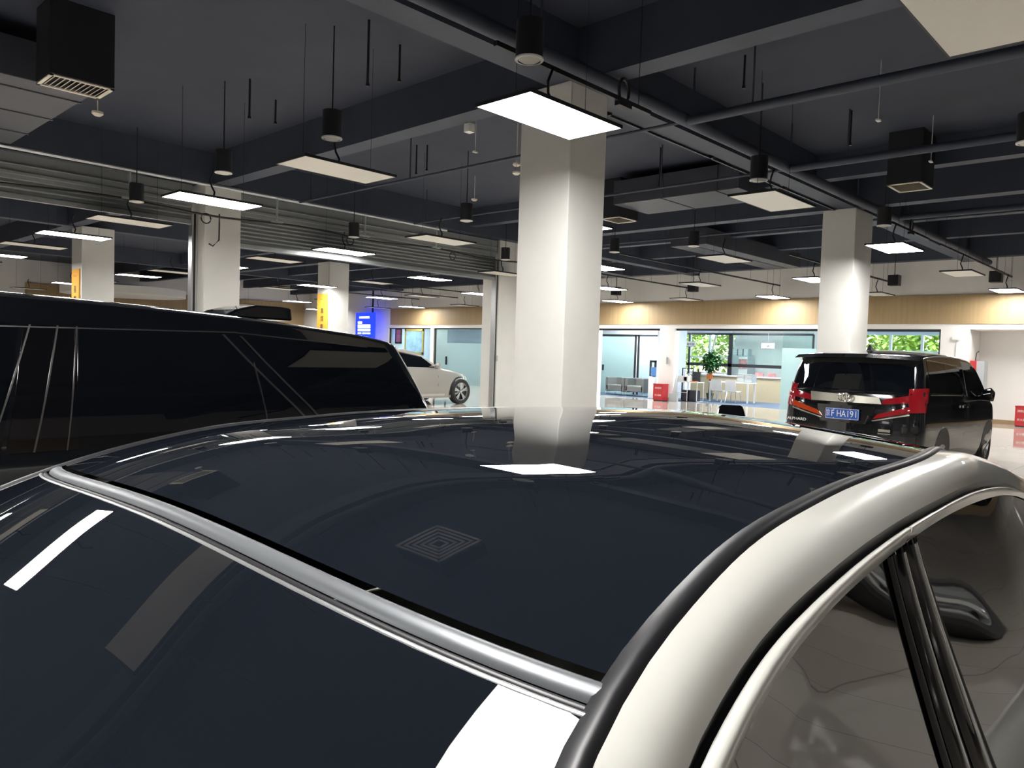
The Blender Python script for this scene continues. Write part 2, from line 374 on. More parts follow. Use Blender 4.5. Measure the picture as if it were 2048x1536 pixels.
for i in (1, 2, 3, 4, 5, 0, -1):
    js = range(len(YJ)) if i > 0 else range(0, 4)
    if i <= 0: js = range(-1, 5)
    for j in js:
        y = YJ[j] if j >= 0 else -2.0
        if i >= 3 and y > 27 and i < 4: continue
        lit = (i+j) % 2 == 0
        if i == 5 and j == 0: pass
        p = protos[lit] if not used[lit] else copy_tree(protos[lit]); used[lit] = True
        p.location = (XI[i], y, 3.6)
        st = 'glowing white' if lit else 'switched off cream'
        if i > 0: lb = '%s ceiling panel light, %s from the right in the %s' % (st, ordn[j], rowname[i])
        else: lb = '%s panel mirrored in car glass, %s from right, %s' % (st, ordn[j+1], rowname[i])
        tag(p, lb, 'ceiling light', 'glowing hanging panel lights' if lit else 'switched off hanging panel lights')
# lighting tracks over the rows of panels
for k, (y, xa, xb, lb) in enumerate([(4.36, 4.3, 6.5, 'black lighting track crossing in front of the centre pillar top'), (4.36, 14.0, 16.2, 'black lighting track reaching the far pillar top'),
        (4.36, 17.0, 23.9, 'black lighting track above the panels at far right'), (7.45, 17, 23.9, 'black lighting track right of the far pillar'),
        (10.75, 15, 23.9, 'black lighting track above the middle of the wood fascia'), (13.9, 16, 23.9, 'black lighting track above the left part of the wood fascia'), (17.1, 15.5, 23.9, 'black lighting track just right of the centre pillar'),
        (23.4, 16, 23.9, 'black lighting track above the left office window'), (26.2, 16, 23.9, 'black lighting track beyond the shutter, farther left'), (29, 16, 23.9, 'black lighting track above the blue screen')]):
    g = G(); g.box(xa, xb, y-.02, y+.02, 4.02, 4.06)
    x = xa+.4
    while x < xb: g.box(x-.003, x+.003, y-.003, y+.003, 4.06, 5.1); x += 1.6
    tag(obj('lighting_track', g, M['black']), lb, 'track', 'black hanging lighting tracks')
# coil clips on the track
for (x, y, lb) in [(6.05, 4.36, 'black cable loop on the track by the centre pillar'), (15.1, 4.36, 'black coiled cable hanging before the far pillar top')]:
    g = G(); g.tube([(x+.08*math.cos(t), y, 4.13+.12*math.sin(t)) for t in [k*PI/8 for k in range(17)]], .016, 6); g.box(x-.1, x+.1, y-.03, y+.03, 3.98, 4.03)
    tag(obj('cable_loop', g, M['pvc'], smooth=True), lb, 'cable')

# cylinder downlights
def cyl_proto():
    rt = bpy.data.objects.new('cylinder_downlight', None); C.objects.link(rt)
    g = G(); g.tube([(0, 0, .008), (0, 0, .30)], .108, 28); obj('housing', g, M['black'], rt, smooth=True)
    g = G(); n = 28
    vs = [(.113*math.cos(2*PI*k/n), .113*math.sin(2*PI*k/n), 0) for k in range(n)]+[(.09*math.cos(2*PI*k/n), .09*math.sin(2*PI*k/n), -.004) for k in range(n)]+[(.113*math.cos(2*PI*k/n), .113*math.sin(2*PI*k/n), .012) for k in range(n)]
    g.add(vs, [(k, (k+1) % n, (k+1) % n+n, k+n) for k in range(n)]+[(k, (k+1) % n, (k+1) % n+2*n, k+2*n) for k in range(n)]); obj('trim_ring', g, M['white'], rt, smooth=True)
    g = G(); g.tube([(0, 0, -.012), (0, 0, .007)], [.06, .09], 24); obj('lens', g, M['off'], rt, smooth=True)
    g = G(); g.tube([(0, 0, .3), (.0, 0, 1.22)], .008, 6); obj('stem', g, M['black'], rt)
    return rt
cp = cyl_proto(); first = True
for (x, y, lb) in [(4.42, 4.10, 'black cylinder downlight right above the brightest panel'), (4.73, 7.31, 'black cylinder downlight above the nearest switched off panel'), (4.78, 9.98, 'black cylinder downlight left of centre, above the left shutter pillar'),
        (4.88, 13.28, 'small black cylinder light hanging before the left shutter'), (9.25, 13.4, 'black cylinder light hanging before the middle of the right shutter'), (9.19, 9.91, 'black cylinder downlight left of the centre pillar'),
        (13.6, 13.2, 'black cylinder light near the right end of the right shutter'), (9.19, 4.48, 'black boxy downlight between centre and far pillars'), (9.19, 1.60, 'large black downlight at the right picture edge'),
        (13.86, 8.1, 'black downlight right of the centre pillar over the unlit panel'), (13.8, 10.04, 'small downlight close to the right edge of the centre pillar'), (13.36, 4.28, 'downlight just right of the far pillar top')]:
    o = cp if first else copy_tree(cp); first = False; o.location = (x, y, 3.88); tag(o, lb, 'downlight', 'black cylinder downlights')
# small square speakers / projector boxes by the wood fascia
sp = None
for (x, y, lb) in [(23.3, 7.1, 'small black speaker box right of the far pillar'), (23.4, 4.62, 'small black speaker box at the far right'), (23.0, 13.4, 'small black speaker box above the middle fascia'), (23.3, 16.8, 'small black speaker box right of the centre pillar')]:
    g = G(); g.box(-.14, .14, -.14, .14, 0, .3)
    o = obj('speaker_box', g, M['black'], bevel=.01); o.location = (x, y, 3.85); tag(o, lb, 'speaker', 'small black hanging speakers')
    g = G(); g.tube([(0, 0, .3), (0, 0, 1.25)], .01, 6); obj('stem', g, M['black'], o)

# ducts and vents
def duct(x0, x1, y0, y1, z0, z1, label):
    g = G(); g.box(x0, x1, y0, y1, z0, z1)
    y = y0+.4
    while y < y1-.1: g.box(x0-.015, x1+.015, y, y+.03, z0-.015, z1); y += 1.1
    tag(obj('air_duct', g, M['duct'], bevel=.008), label, 'duct')
duct(1.9, 3.12, 9.9, 13.4, 4.46, 4.9, 'wide dark air duct in the upper left corner')
duct(12.0, 13.2, 6.2, 8.8, 4.5, 4.95, 'dark air duct above the far panels right of centre')
duct(16.5, 22, 9.3, 10.3, 4.35, 4.75, 'distant dark air duct above the wood fascia')
duct(16.5, 22, 15.2, 16.2, 4.35, 4.75, 'distant dark air duct right of the centre pillar')
def vent(x, y, z, zb, label, sx=.62, sy=.48):
    rt = empty('air_vent', (x, y, z), label, 'air vent', 'cream ceiling air vents')
    g = G(); a, b = sx/2, sy/2
    for q in [(-a, a, -b, -b+.035), (-a, a, b-.035, b), (-a, -a+.035, -b, b), (a-.035, a, -b, b)]: g.box(*q, 0, .012)
    obj('frame', g, M['cream'], rt)
    g = G()
    for k in range(11):
        x0 = -a+.05+k*(sx-.1)/10.5
        g.add([(x0, -b+.035, .002), (x0, b-.035, .002), (x0+.03, b-.035, .022), (x0+.03, -b+.035, .022)], [(0, 1, 2, 3)])
    obj('louvre', g, M['cream'], rt)
    g = G(); g.box(-a, a, -b, b, .025, zb-z); obj('plenum_box', g, M['black'], rt)
vent(2.74, 9.2, 4.3, 5.1, 'cream louvred air vent at the upper left')
vent(12.6, 3.69, 4.3, 5.1, 'cream louvred air vent right of the far pillar')
vent(12.62, 9.1, 4.32, 5.1, 'cream air vent just right of the centre pillar')
# square four-way diffuser, mirrored in the roof glass
rt = empty('square_diffuser', (2.4, 3.6, 4.5), 'square grey stepped ceiling diffuser mirrored in the near roof glass', 'air vent')
g = G()
for k in range(5):
    a = .30-.055*k; z = .008*k
    for q in [(-a, a, -a, -a+.03), (-a, a, a-.03, a), (-a, -a+.03, -a, a), (a-.03, a, -a, a)]: g.box(*q, z, z+.012)
obj('blade', g, M['white'], rt)
g = G(); g.box(-.3, .3, -.3, .3, .06, .3); obj('plenum_box', g, M['black'], rt)
# sprinkler drops
for k, (x, y, z) in enumerate([(4.88, 6.88, 4.42), (4.95, 9.62, 4.6), (10.97, 7.11, 4.44), (5.51, 7.15, 4.7), (5.61, 10.13, 4.78), (10.92, 4.0, 4.64), (8.22, 4.24, 4.74), (8.38, 10.34, 4.62), (8.49, 10.19, 4.68)]):
    g = G(); g.tube([(x, y, z), (x, y, 5.1)], .014, 6); g.cyl((x, y, z-.02), .022, .03, 'z', 8)
    where = ['above the nearest unlit panel', 'above the left cylinder downlight', 'right of the centre pillar', 'beside the rod over the unlit panel', 'close to the left downlights', 'above the two right panels', 'above the right beam', 'left of the centre pillar, slightly higher', 'left of the centre pillar, slightly lower'][k]
    tag(obj('sprinkler_drop', g, M['black'], smooth=True), 'thin dark sprinkler rod '+where, 'sprinkler', 'sprinkler rods under the slab')
for (x, y, z, lb) in [(8.63, 8.2, 4.48, 'small cream smoke detector left of the centre pillar, upper one'), (8.41, 7.99, 4.28, 'small cream smoke detector left of the centre pillar, lower one'), (3.08, 9.57, 4.15, 'small yellowish smoke detector below the upper left vent'), (10.56, 11.17, 4.6, 'tiny smoke detector left of the centre pillar over the small downlight')]:
    g = G(); g.tube([(x, y, z), (x, y, z+.02), (x, y, z+.045)], [.035, .06, .06], 16); g.tube([(x, y, z+.045), (x, y, 5.1)], .006, 6)
    tag(obj('smoke_detector', g, M['cream'], smooth=True), lb, 'smoke detector', 'smoke detectors')
g = G(); g.box(6.8, 6.9, 7.33, 7.43, 4.45, 4.56); g.box(6.845, 6.855, 7.37, 7.39, 4.56, 5.1)
tag(obj('junction_box', g, M['white']), 'small white junction box on the beam left of the centre pillar', 'box')
for (x, y, z, lb) in [(9.3, 3.1, 4.4, 'tiny sensor in the upper right bay above the long pipe'), (11.8, 3.2, 4.45, 'tiny sensor in the bay over the right vent'), (7.6, 8.05, 4.45, 'tiny sensor left of the white junction box')]:
    g = G(); g.box(x-.04, x+.04, y-.02, y+.02, z, z+.02); g.tube([(x, y, z+.02), (x, y, 5.1)], .005, 5)
    tag(obj('ceiling_sensor', g, M['white']), lb, 'sensor', 'tiny white ceiling sensors')
# oval white bulkhead far left
g = G(); n = 40
g.tube([(13.2, 37.2, 3.62), (13.2, 37.2, 3.95)], [2.6, 2.6], n)
tag(obj('ceiling_bulkhead', g, M['wallw'], smooth=True), 'round white hanging ceiling disc far beyond the left opening', 'ceiling feature')

# ---------------------------------------------------------------- yellow signs, blue screen
def ysign(x, y0, y1, z0, z1, label, ts):
    rt = empty('yellow_sign', (x, (y0+y1)/2, z0), label, 'sign')
    g = G(); a = (y1-y0)/2; g.box(-.04, -.01, -a, a, 0, z1-z0); obj('sign_board', g, M['yellow'], rt)
    for k, ch in enumerate('喜提新车'): text_mesh('lettering', ch, ts, M['ink'], rt, (-.045, 0, (z1-z0)*.70-k*ts*1.35), (PI/2, 0, -PI/2))
    text_mesh('lettering', '——', ts*.6, M['ink'], rt, (-.045, 0, (z1-z0)-.18), (PI/2, 0, -PI/2))
ysign(14.76, 22.80, 23.44, 1.4, 3.42, 'broad yellow vertical banner with dark characters on the pillar beyond the shutter', .2)
ysign(6.7, 21.98, 22.55, 1.6, 3.42, 'narrow yellow vertical banner on the pillar at far left', .2)
rt = empty('blue_screen', (23.6, 33.0, 2.0), 'bright blue hanging screen with white text lines', 'screen')
g = G(); g.box(0, .08, -.82, .82, 0, 1.42); obj('screen_panel', g, M['bluescreen'], rt)
g = G()
for (y0, y1, z0, z1) in [(.62, .25, .84, .96), (.62, -.5, .62, .8), (.62, -.5, .45, .57), (.62, .3, .3, .38), (.2, -.1, .3, .38), (-.15, -.5, .3, .38), (.5, -.4, 1.12, 1.22)]:
    n = 7; 
    for k in range(n):
        a = y0+(y1-y0)*k/n; b = y0+(y1-y0)*(k+.88)/n; g.box(-.006, .0, min(a, b), max(a, b), z0, z1)
obj('text_line', g, M['whitescreen'], rt)
g = G(); g.tube([(.04, -.6, 1.42), (.04, -.6, 3.1)], .05, 8); obj('hanging_rod', g, M['black'], rt)
g = G(); g.box(24.1, 24.2, 38.7, 38.95, 1.98, 2.08); tag(obj('exit_lamp', g, M['green']), 'tiny green glowing exit lamp on the distant white wall', 'exit sign')
# ---------------------------------------------------------------- office front glazing and interior
g = G(); g.box(30.9, 31.1, 3, 18.6-3.2, 0, .95, M['greyw']); g.box(30.9, 31.1, 3, 42, 2.72, 3.0, M['greyw'])
g.box(30.9, 31.1, 22.0, 42, 0, 3, M['greyw'])
struct('wall_office', g, None, 'office back wall')
g = G(); g.box(24.5, 31, 3.0, 3.1, 0, 3); g.box(24.5, 31, 41.9, 42, 0, 3); g.box(24.5, 31, 24.0, 24.1, 0, 3); struct('wall_office_side', g, M['greyw'], 'office side walls')
g = G(); g.box(29.2, 29.3, 11.5, 14.95, 0, 3.0); struct('wall_office_inner', g, M['white'], 'pale blue office partition wall')
g = G(); g.box(24.5, 31, 15.9+.9, 15.98+.9, 0, 3.0) if False else None
# front glass: opening C
def pane(name, x, y0, y1, z0, z1, m, lab, th=.012):
    g = G(); g.box(x, x+th, y0, y1, z0, z1); return struct(name, g, M[m], lab)
g = G(); g.box(24.28, 24.34, 6.06, 14.75, 2.58, 2.65); g.box(24.28, 24.34, 15.4, 18.25, 2.58, 2.65); g.box(24.28, 24.34, 24.45, 31.75, 2.6, 2.65)
for y in (24.45, 28.1, 28.42, 31.69): g.box(24.26, 24.34, y, y+.06, 0, 2.65)
for y in (6.06,): g.box(24.26, 24.34, y, y+.05, 0, 2.65)
struct('window_6', g, M['black'], 'black head channel of the office glazing')
pane('window_7', 24.3, 6.1, 10.75, 2.02, 2.58, 'glass', 'clear upper strip of the glazing behind the minivan')
pane('window_8', 24.3, 6.1, 10.75, 0, 2.02, 'frost', 'frosted lower part of the glazing behind the minivan')
pane('window_9', 24.3, 24.5, 27.3, 0, 1.95, 'frost', 'frosted glass panel right of the gold picture')
pane('window_10', 24.3, 24.5, 27.3, 1.95, 2.6, 'glass', 'clear strip above the frosted panel')
pane('window_11', 24.3, 27.3, 28.1, 0, 2.6, 'frost', 'frosted door leaf left of the frosted panel')
pane('window_12', 24.3, 28.5, 31.69, 0, 2.6, 'glass', 'clear glass before the picture room')
g = G(); g.box(24.22, 24.36, 27.27, 27.31, .9, 1.3); struct('trim_40', g, M['black'], 'black door pull on the frosted door')
# opening for the picture room is wider than the black frame
# pictures
def picture(x, y0, y1, z0, z1, fm, am, label, lean=0):
    rt = empty('framed_picture', (x, (y0+y1)/2, z0), label, 'picture', 'framed pictures in the office'); a = (y1-y0)/2; hh = z1-z0
    g = G(); t = min(.12, a*.3)
    for q in [(-a, a, 0, t), (-a, a, hh-t, hh), (-a, -a+t, 0, hh), (a-t, a, 0, hh)]: g.box(0, .04, q[0], q[1], q[2], q[3])
    obj('frame', g, M[fm], rt); g = G(); g.box(.015, .03, -a+t, a-t, t, hh-t); obj('print', g, M[am], rt); return rt
picture(28, 33.5, 35.2, 1.3, 2.75, 'gold', 'art', 'tilted gold framed picture behind the left office window')
picture(28, 36.3, 37.3, 1.9, 2.8, 'white', 'art', 'pale framed picture at the left of the office window')
picture(28.0, 35.5, 36.1, 1.9, 2.8, 'black', 'art2', 'narrow dark picture with reddish print between the other two')
g = G(); g.box(28.05, 28.15, 24.1, 41.9, 0, 3.0); struct('wall_office_pictures', g, M['greyw'], 'pale blue wall carrying the pictures')

# opening B: glass door room
g = G()
for y in (15.95, 16.75, 17.85, 18.0): g.box(26.5, 26.56, y, y+.07, 0, 2.5)
g.box(26.5, 26.56, 15.9, 21.5, 2.42, 2.5); g.box(26.5, 26.56, 15.9, 16.05, 0, 2.5)
struct('door_1', g, M['black'], 'black framed glass doors inside the middle office')
pane('window_14', 26.52, 18.1, 21.5, 0, 2.42, 'frost', 'frosted partition left of the glass door')
pane('window_15', 26.52, 16.1, 17.85, 0, 2.42, 'glass', 'glass door leaf with dark pull')
g = G(); g.box(26.42, 26.5, 16.95, 17.02, .8, 1.45); g.box(26.42, 26.5, 17.18, 17.24, .8, 1.45); g.box(26.42, 26.5, 16.95, 17.24, .8, .88); g.box(26.42, 26.5, 16.95, 17.24, 1.37, 1.45)
g.box(26.44, 26.5, 19.6, 19.66, .95, 1.2); struct('door_2', g, M['black'], 'dark pull handles of the glass doors')
g = G(); g.box(29.0, 29.06, 18.5, 24, 0, 3.0) ; struct('wall_office_frost', g, M['white'], 'white wall behind the glass doors')
g = G(); g.box(24.5, 26.5, 15.62, 15.68, 0, 3.0); struct('wall_office_divider', g, M['greyw'], 'short partition behind the narrow pier')
# wood counter with black framed screen, opening C
rt = empty('office_counter', (27.6, 14, 0), 'light wood office counter with a pale top', 'counter')
g = G(); g.box(-.1, .35, -2.9, 1.95, 0, .92); obj('counter_front', g, M['counterwood'], rt)
g = G(); g.box(-.16, .45, -2.92, 1.97, .92, .97); obj('counter_top', g, M['white'], rt, bevel=.005)
rt = empty('counter_screen', (27.72, 14, .97), 'black framed glass screen standing on the office counter', 'partition')
g = G()
for y in (-2.9, .32, 2.2): g.box(-.03, .03, y-.03, y+(.12 if y == .32 else .03), 0, 1.62)
g.box(-.03, .03, -2.9, 2.3, .33, .45); g.box(-.03, .03, -2.9, 2.3, 1.58, 1.66); obj('frame', g, M['black'], rt)
g = G(); g.box(-.004, .004, -2.9, 2.3, .45, 1.58); obj('pane', g, M['glass'], rt)
# outer curtain wall: white mullions
g = G()
for y in (7.2, 8.3, 9.4, 11.2, 15.1, 16.0, 17.0, 18.0): g.box(30.9, 31.0, y, y+.09, .0, 2.72)
g.box(30.9, 31.0, 3, 18, 1.62, 1.70); g.box(30.9, 31, 3, 18, .92, 1.0)
g.tube([(30.8, 15.2, 0), (30.8, 16.0, 3)], .05, 6); g.tube([(30.8, 17.3, 0), (30.8, 16.6, 3)], .05, 6)
struct('window_16', g, M['white'], 'white mullions of the outer window wall')
# office lamps
for k, (x, y, lb) in enumerate([(26.2, 13.2, 'office ceiling lamp above the white chairs'), (26.2, 10.0, 'office ceiling lamp behind the frosted glazing'), (26.2, 7.4, 'office ceiling lamp at the right end of the office'), (25.5, 17.5, 'office ceiling lamp above the grey armchairs'), (27.8, 19.5, 'office ceiling lamp behind the glass doors'), (26.6, 34.5, 'office ceiling lamp before the framed pictures'), (26.3, 26.2, 'office ceiling lamp behind the frosted panel')]):
    g = G(); g.box(x-.5, x+.5, y-.5, y+.5, 2.93, 2.995)
    o = obj('office_lamp', g, M['office_lit']); tag(o, lb, 'ceiling light')
# desk and two white chairs
rt = empty('white_desk', (26.2, 13.45, 0), 'white desk against the wood counter', 'desk')
g = G(); g.box(-.3, .35, -.8, .8, .72, .76); obj('desk_top', g, M['white'], rt, bevel=.004)
for sx in (-.26, .3):
    for sy in (-.75, .75): g = G(); g.box(sx-.02, sx+.03, sy-.02, sy+.03, 0, .72); obj('leg', g, M['white'], rt)
def chair(x, y, label):
    rt = empty('white_chair', (x, y, 0), label, 'chair', 'white shell chairs at the desk')
    g = G(); g.sheet(lambda a, b: (-.22-.06*math.sin(a*PI/2)+.02*math.cos((b-.5)*PI), (b-.5)*.42, .42+.42*a), 8, 8, (-1, 0, 0), .012); obj('backrest', g, M['white'], rt, smooth='all')
    g = G(); g.sheet(lambda a, b: (-.22+.42*a, (b-.5)*.42, .44-.03*math.sin(a*PI)), 8, 8, (0, 0, 1), .015); obj('seat', g, M['white'], rt, smooth='all')
    for sx in (-.2, .18):
        for sy in (-.19, .19): g = G(); g.tube([(sx*1.15, sy*1.1, 0), (sx*.8, sy*.9, .42)], .011, 8); obj('leg', g, M['chrome'], rt)
chair(25.75, 13.72, 'left one of two white shell chairs at the desk'); chair(25.75, 13.15, 'right one of two white shell chairs at the desk')
rt = empty('filing_tray', (26.3, 12.95, .76), 'grey filing drawers standing on the white desk', 'filing tray')
g = G(); g.box(-.15, .2, -.3, .3, 0, .3); obj('case', g, M['binder'], rt)
g = G()
for sy in (-.28, .03):
    for k in range(5): g.box(-.16, -.15, sy, sy+.25, .03+k*.05, .055+k*.05)
obj('drawer', g, M['white'], rt)
# filing cabinet with binders and poster
rt = empty('filing_cabinet', (28.7, 14.35, 0), 'grey filing cabinet behind the counter', 'cabinet')
g = G(); g.box(-.3, .3, -.4, .5, 0, 1.75); obj('body', g, M['binder'], rt, bevel=.01); g = G(); g.box(-.32, -.3, -.38, -.02, .1, 1.7); obj('door', g, M['white'], rt)
for k in range(3):
    g = G(); g.box(28.5, 28.8, 14.0+k*.24, 14.2+k*.24, 1.752, 2.03, M['binder'])
    for q in range(6): g.box(28.495, 28.5, 14.02+k*.24, 14.18+k*.24, 1.78+q*.04, 1.80+q*.04, M['white'])
    tag(obj('box_file', g), '%s box file on top of the grey filing cabinet' % ['right', 'middle', 'left'][k], 'box file', 'box files on the cabinet')
g = G(); g.box(28.3, 28.37, 13.95, 14.32, 1.3, 1.65); g.mats = []; g.mi = [0]*6
g.mi = []; g2 = G(); g2.box(28.35, 28.376, 13.96, 14.32, 1.25, 1.62); tag(obj('small_poster', g2, M['papers']), 'red and white poster on the filing cabinet door', 'poster')
for (y, lb) in [(12.6, 'stack of magazines at the right end of the counter'), (13.1, 'low stack of papers on the counter right of the cabinet')]:
    g = G(); 
    for q in range(5): g.box(27.62+.01*q, 27.69, y-.18+.02*(q % 2), y+.18, .971+q*.03, .998+q*.03)
    tag(obj('paper_stack', g, M['papers']), lb, 'papers', 'papers on the counter')
# hanging office signs
for (y0, y1, z, s, lb) in [(15.5, 15.98, 2.15, '服务部', 'small white hanging sign with dark characters at the left of the counter'), (12.25, 12.75, 2.13, '车辆部', 'small white hanging sign with dark characters right of the cabinet')]:
    rt = empty('hanging_sign', (27.0, (y0+y1)/2, z), lb, 'sign', 'white hanging office signs'); a = (y1-y0)/2
    g = G(); g.box(0, .02, -a, a, -.11, .11); obj('board', g, M['white'], rt); g = G(); g.box(-.003, 0, -a, a, -.11, -.09); obj('stripe', g, M['bluescreen'] if False else M['ink'], rt)
    text_mesh('lettering', s, .11, M['ink'], rt, (-.004, 0, -.01), (PI/2, 0, -PI/2), .001)
    g = G(); g.tube([(.01, 0, .11), (.01, 0, .85)], .004, 5); obj('hanging_wire', g, M['white'], rt)
# potted money tree
rt = empty('potted_tree', (26.8, 14.68, 0), 'potted tree with round leafy crown, thick stem and red ribbon', 'plant')
g = G(); g.tube([(0, 0, 0), (0, 0, .26)], [.11, .15], 16); obj('pot', g, M['pot'], rt)
g = G(); g.tube([(0, 0, .2), (.02, .01, .5), (0, 0, 1.1)], [.075, .06, .05], 10); obj('stem', g, M['bark'], rt, smooth=True)
g = G()
for k in range(800):
    th = random.random()*2*PI; ph = math.acos(2*random.random()-1); R = .38*random.random()**.4
    c = Vector((R*math.sin(ph)*math.cos(th), R*math.sin(ph)*math.sin(th), 1.5+.40*R/.38*math.cos(ph)))
    d = Vector((random.uniform(-1, 1), random.uniform(-1, 1), random.uniform(-1, .4))).normalized(); e = d.cross(Vector((0, 0, 1))).normalized(); l = .16
    g.add([c, c+d*l*.5+e*.045, c+d*l, c+d*l*.5-e*.045], [(0, 1, 2, 3)])
obj('leaves', g, M['leaf'], rt)
g = G(); g.box(-.09, -.07, -.12, .12, .8, 1.0); g.tube([(-.08, 0, .95), (-.1, -.2, 1.1)], .02, 6); g.tube([(0, 0, .82), (0, 0, .98)], .075, 12); obj('ribbon', g, M['cloth'], rt)
# trolley with monitor, printer, trash bags
rt = empty('work_trolley', (24.75, 14.35, 0), 'white tube frame table at the office corner with black backboard', 'table')
g = G(); g.box(-.25, .25, -.42, .5, .70, .73); obj('table_top', g, M['white'], rt)
for y in (-.4, .45): g = G(); g.tube([(-.23, y, .7), (-.23, y, .05), (-.2, y, .02), (.2, y, .02), (.23, y, .05), (.23, y, .7)], .014, 8); obj('leg', g, M['white'], rt, smooth=True)
g = G(); g.tube([(-.23, -.0, .33), (-.23, .45, .33)], .012, 8); g.tube([(-.23, 0, 0.02), (-.23, 0, .7)], .014, 8); obj('stretcher', g, M['white'], rt)
g = G()
for q in [(.46, .50, 0, 1.22), (.02, .06, .7, 1.22), (.02, .5, 1.19, 1.22)]: g.box(.2, .22, *q)
obj('back_frame', g, M['black'], rt)
g = G(); g.box(24.55, 24.85, 14.35, 14.8, .731, .93); g.box(24.54, 24.55, 14.38, 14.5, .76, .90, ) ; o = obj('printer', g, M['white'], bevel=.01); tag(o, 'white printer on the tube frame table', 'printer')
g = G(); g.box(24.54, 24.548, 14.40, 14.53, .76, .9); obj('paper_slot', g, M['black'], o)
g = G(); g.box(24.88, 24.94, 14.05, 14.33, .731, 1.1); g.box(24.86, 24.9, 14.1, 14.16, 1.1, 1.2); tag(obj('monitor', g, M['ink'], bevel=.01), 'small dark monitor beside the white printer', 'monitor')
g = G(); g.box(24.5, 24.7, 14.0, 14.25, .731, .76); tag(obj('orange_cloth', g, M['cloth'], bevel=.01), 'orange cloth on the table edge below the monitor', 'cloth')
for (y, lb) in [(14.52, 'black storage bag under the table, left'), (14.2, 'black suitcase under the table, right')]:
    g = G(); g.box(24.62, 24.98, y-.14, y+.13, .002, .42); tag(obj('black_case', g, M['ink'], bevel=.03), lb, 'bag', 'black cases under the table')
# red bins
def redbin(x, y, s, label, hh):
    rt = empty('red_extinguisher_box', (x, y, 0), label, 'fire box')
    g = G(); g.box(-.17*s, .17*s, -.2*s, .2*s, .03, hh); obj('body', g, M['red'], rt, bevel=.01)
    g = G(); g.box(-.18*s, .18*s, -.21*s, .21*s, hh, hh+.025); obj('lid', g, M['red'], rt)
    g = G(); g.box(-.15*s, .15*s, -.18*s, .18*s, 0, .03); obj('base', g, M['ink'], rt)
    text_mesh('lettering', '消防器材', .07, M['white'], rt, (-.17*s-.002, 0, hh*.78), (PI/2, 0, -PI/2), .001); text_mesh('lettering', '灭火器箱', .07, M['white'], rt, (-.17*s-.002, 0, hh*.35), (PI/2, 0, -PI/2), .001)
redbin(23.85, 15.05, 1.05, 'red fire extinguisher box at the foot of the middle pier', .6)
redbin(24.85, 4.05, .95, 'red fire extinguisher box in the white alcove at far right', .55)
# broom, water cooler, mop
rt = empty('broom', (23.9, 14.55, 0), 'grey broom and dustpan leaning on the narrow pier', 'broom')
g = G(); g.tube([(.0, .02, .3), (.17, -.02, 1.0)], .01, 6); obj('handle', g, M['alum'], rt)
g = G(); g.box(-.1, 0, -.22, .12, 0, .3); obj('head', g, M['binder'], rt)
rt = empty('water_cooler', (25.0, 16.1, 0), 'white water cooler with blue bottle behind the pier', 'water cooler')
g = G(); g.box(-.15, .15, -.13, .15, 0, .82); obj('body', g, M['white'], rt, bevel=.01)
g = G(); g.tube([(0, 0, .82), (0, 0, .88), (0, 0, 1.2)], [.05, .125, .125], 16); obj('bottle', g, M['water'], rt, smooth=True)
# armchairs
def armchair(x, y, label):
    rt = empty('grey_armchair', (x, y, 0), label, 'armchair', 'grey armchairs by the glass doors')
    g = G(); g.box(-.35, .35, -.42, .42, .18, .42); obj('seat', g, M['sofa'], rt, bevel=.03)
    g = G(); g.box(-.35, .35, .32, .45, .15, .72); obj('armrest', g, M['sofa'], rt, bevel=.02); g = G(); g.box(-.35, .35, -.45, -.32, .15, .72); obj('armrest', g, M['sofa'], rt, bevel=.02)
    g = G(); g.box(.25, .4, -.45, .45, .15, .72); obj('backrest', g, M['sofa'], rt, bevel=.02)
    for sx in (-.33, .33):
        for sy in (-.42, .42): g = G(); g.tube([(sx, sy, 0), (sx, sy, .18)], .012, 6); obj('leg', g, M['chrome'], rt)
armchair(25.5, 17.95+.1, 'grey box armchair, the left of the pair by the glass doors'); armchair(25.5, 17.05+.05, 'grey box armchair, the right of the pair by the glass doors')
rt = empty('side_table', (26.1, 16.45, 0), 'dark thin legged side table beside the armchairs', 'table')
g = G(); g.box(-.2, .2, -.16, .16, .4, .42); obj('table_top', g, M['ink'], rt)
for sx in (-.18, .18): g = G(); g.box(sx-.01, sx+.01, -.14, -.12, 0, .4); obj('leg', g, M['ink'], rt)
# wall fittings
g = G(); g.box(24.12, 24.2, 15.0, 15.04, 1.35, 1.6); tag(obj('wall_intercom', g, M['binder']), 'small grey fitting on the narrow pier above the broom', 'fitting')
rt = empty('wall_cabinet', (24.12, 5.2, 1.0), 'red and grey fire hose cabinet on the pier edge left of the alcove', 'cabinet')
rt.location = (24.5, 5.10, 1.05)
g = G(); g.box(-.15, .3, .06, .22, 0.0, .73); obj('red_side', g, M['red'], rt); g = G(); g.box(-.13, .32, -.13, .06, -.3, .72); obj('door', g, M['binder'], rt)
g = G(); g.tube([(-.1, .1, .73), (-.1, .08, .95), (-.1, .02, 1.0)], .012, 6); obj('hose', g, M['black'], rt)
g = G(); g.box(24.14, 24.2, 5.55, 5.75, 2.35, 2.47, M['white']); g.tube([(24.18, 5.65, 2.35), (24.18, 5.67, 1.4)], .008, 6, M['alum']); tag(obj('wall_socket', g), 'small white box with thin conduit on the pier right of the glazing', 'socket')
g = G(); g.box(13.92, 13.965, 13.53, 13.56, 1.35, 1.5) ; o = obj('shutter_switch', g, M['alum']); tag(o, 'small metal shutter switch beside the steel jamb', 'switch'); o.location = (.33, .5, 0)
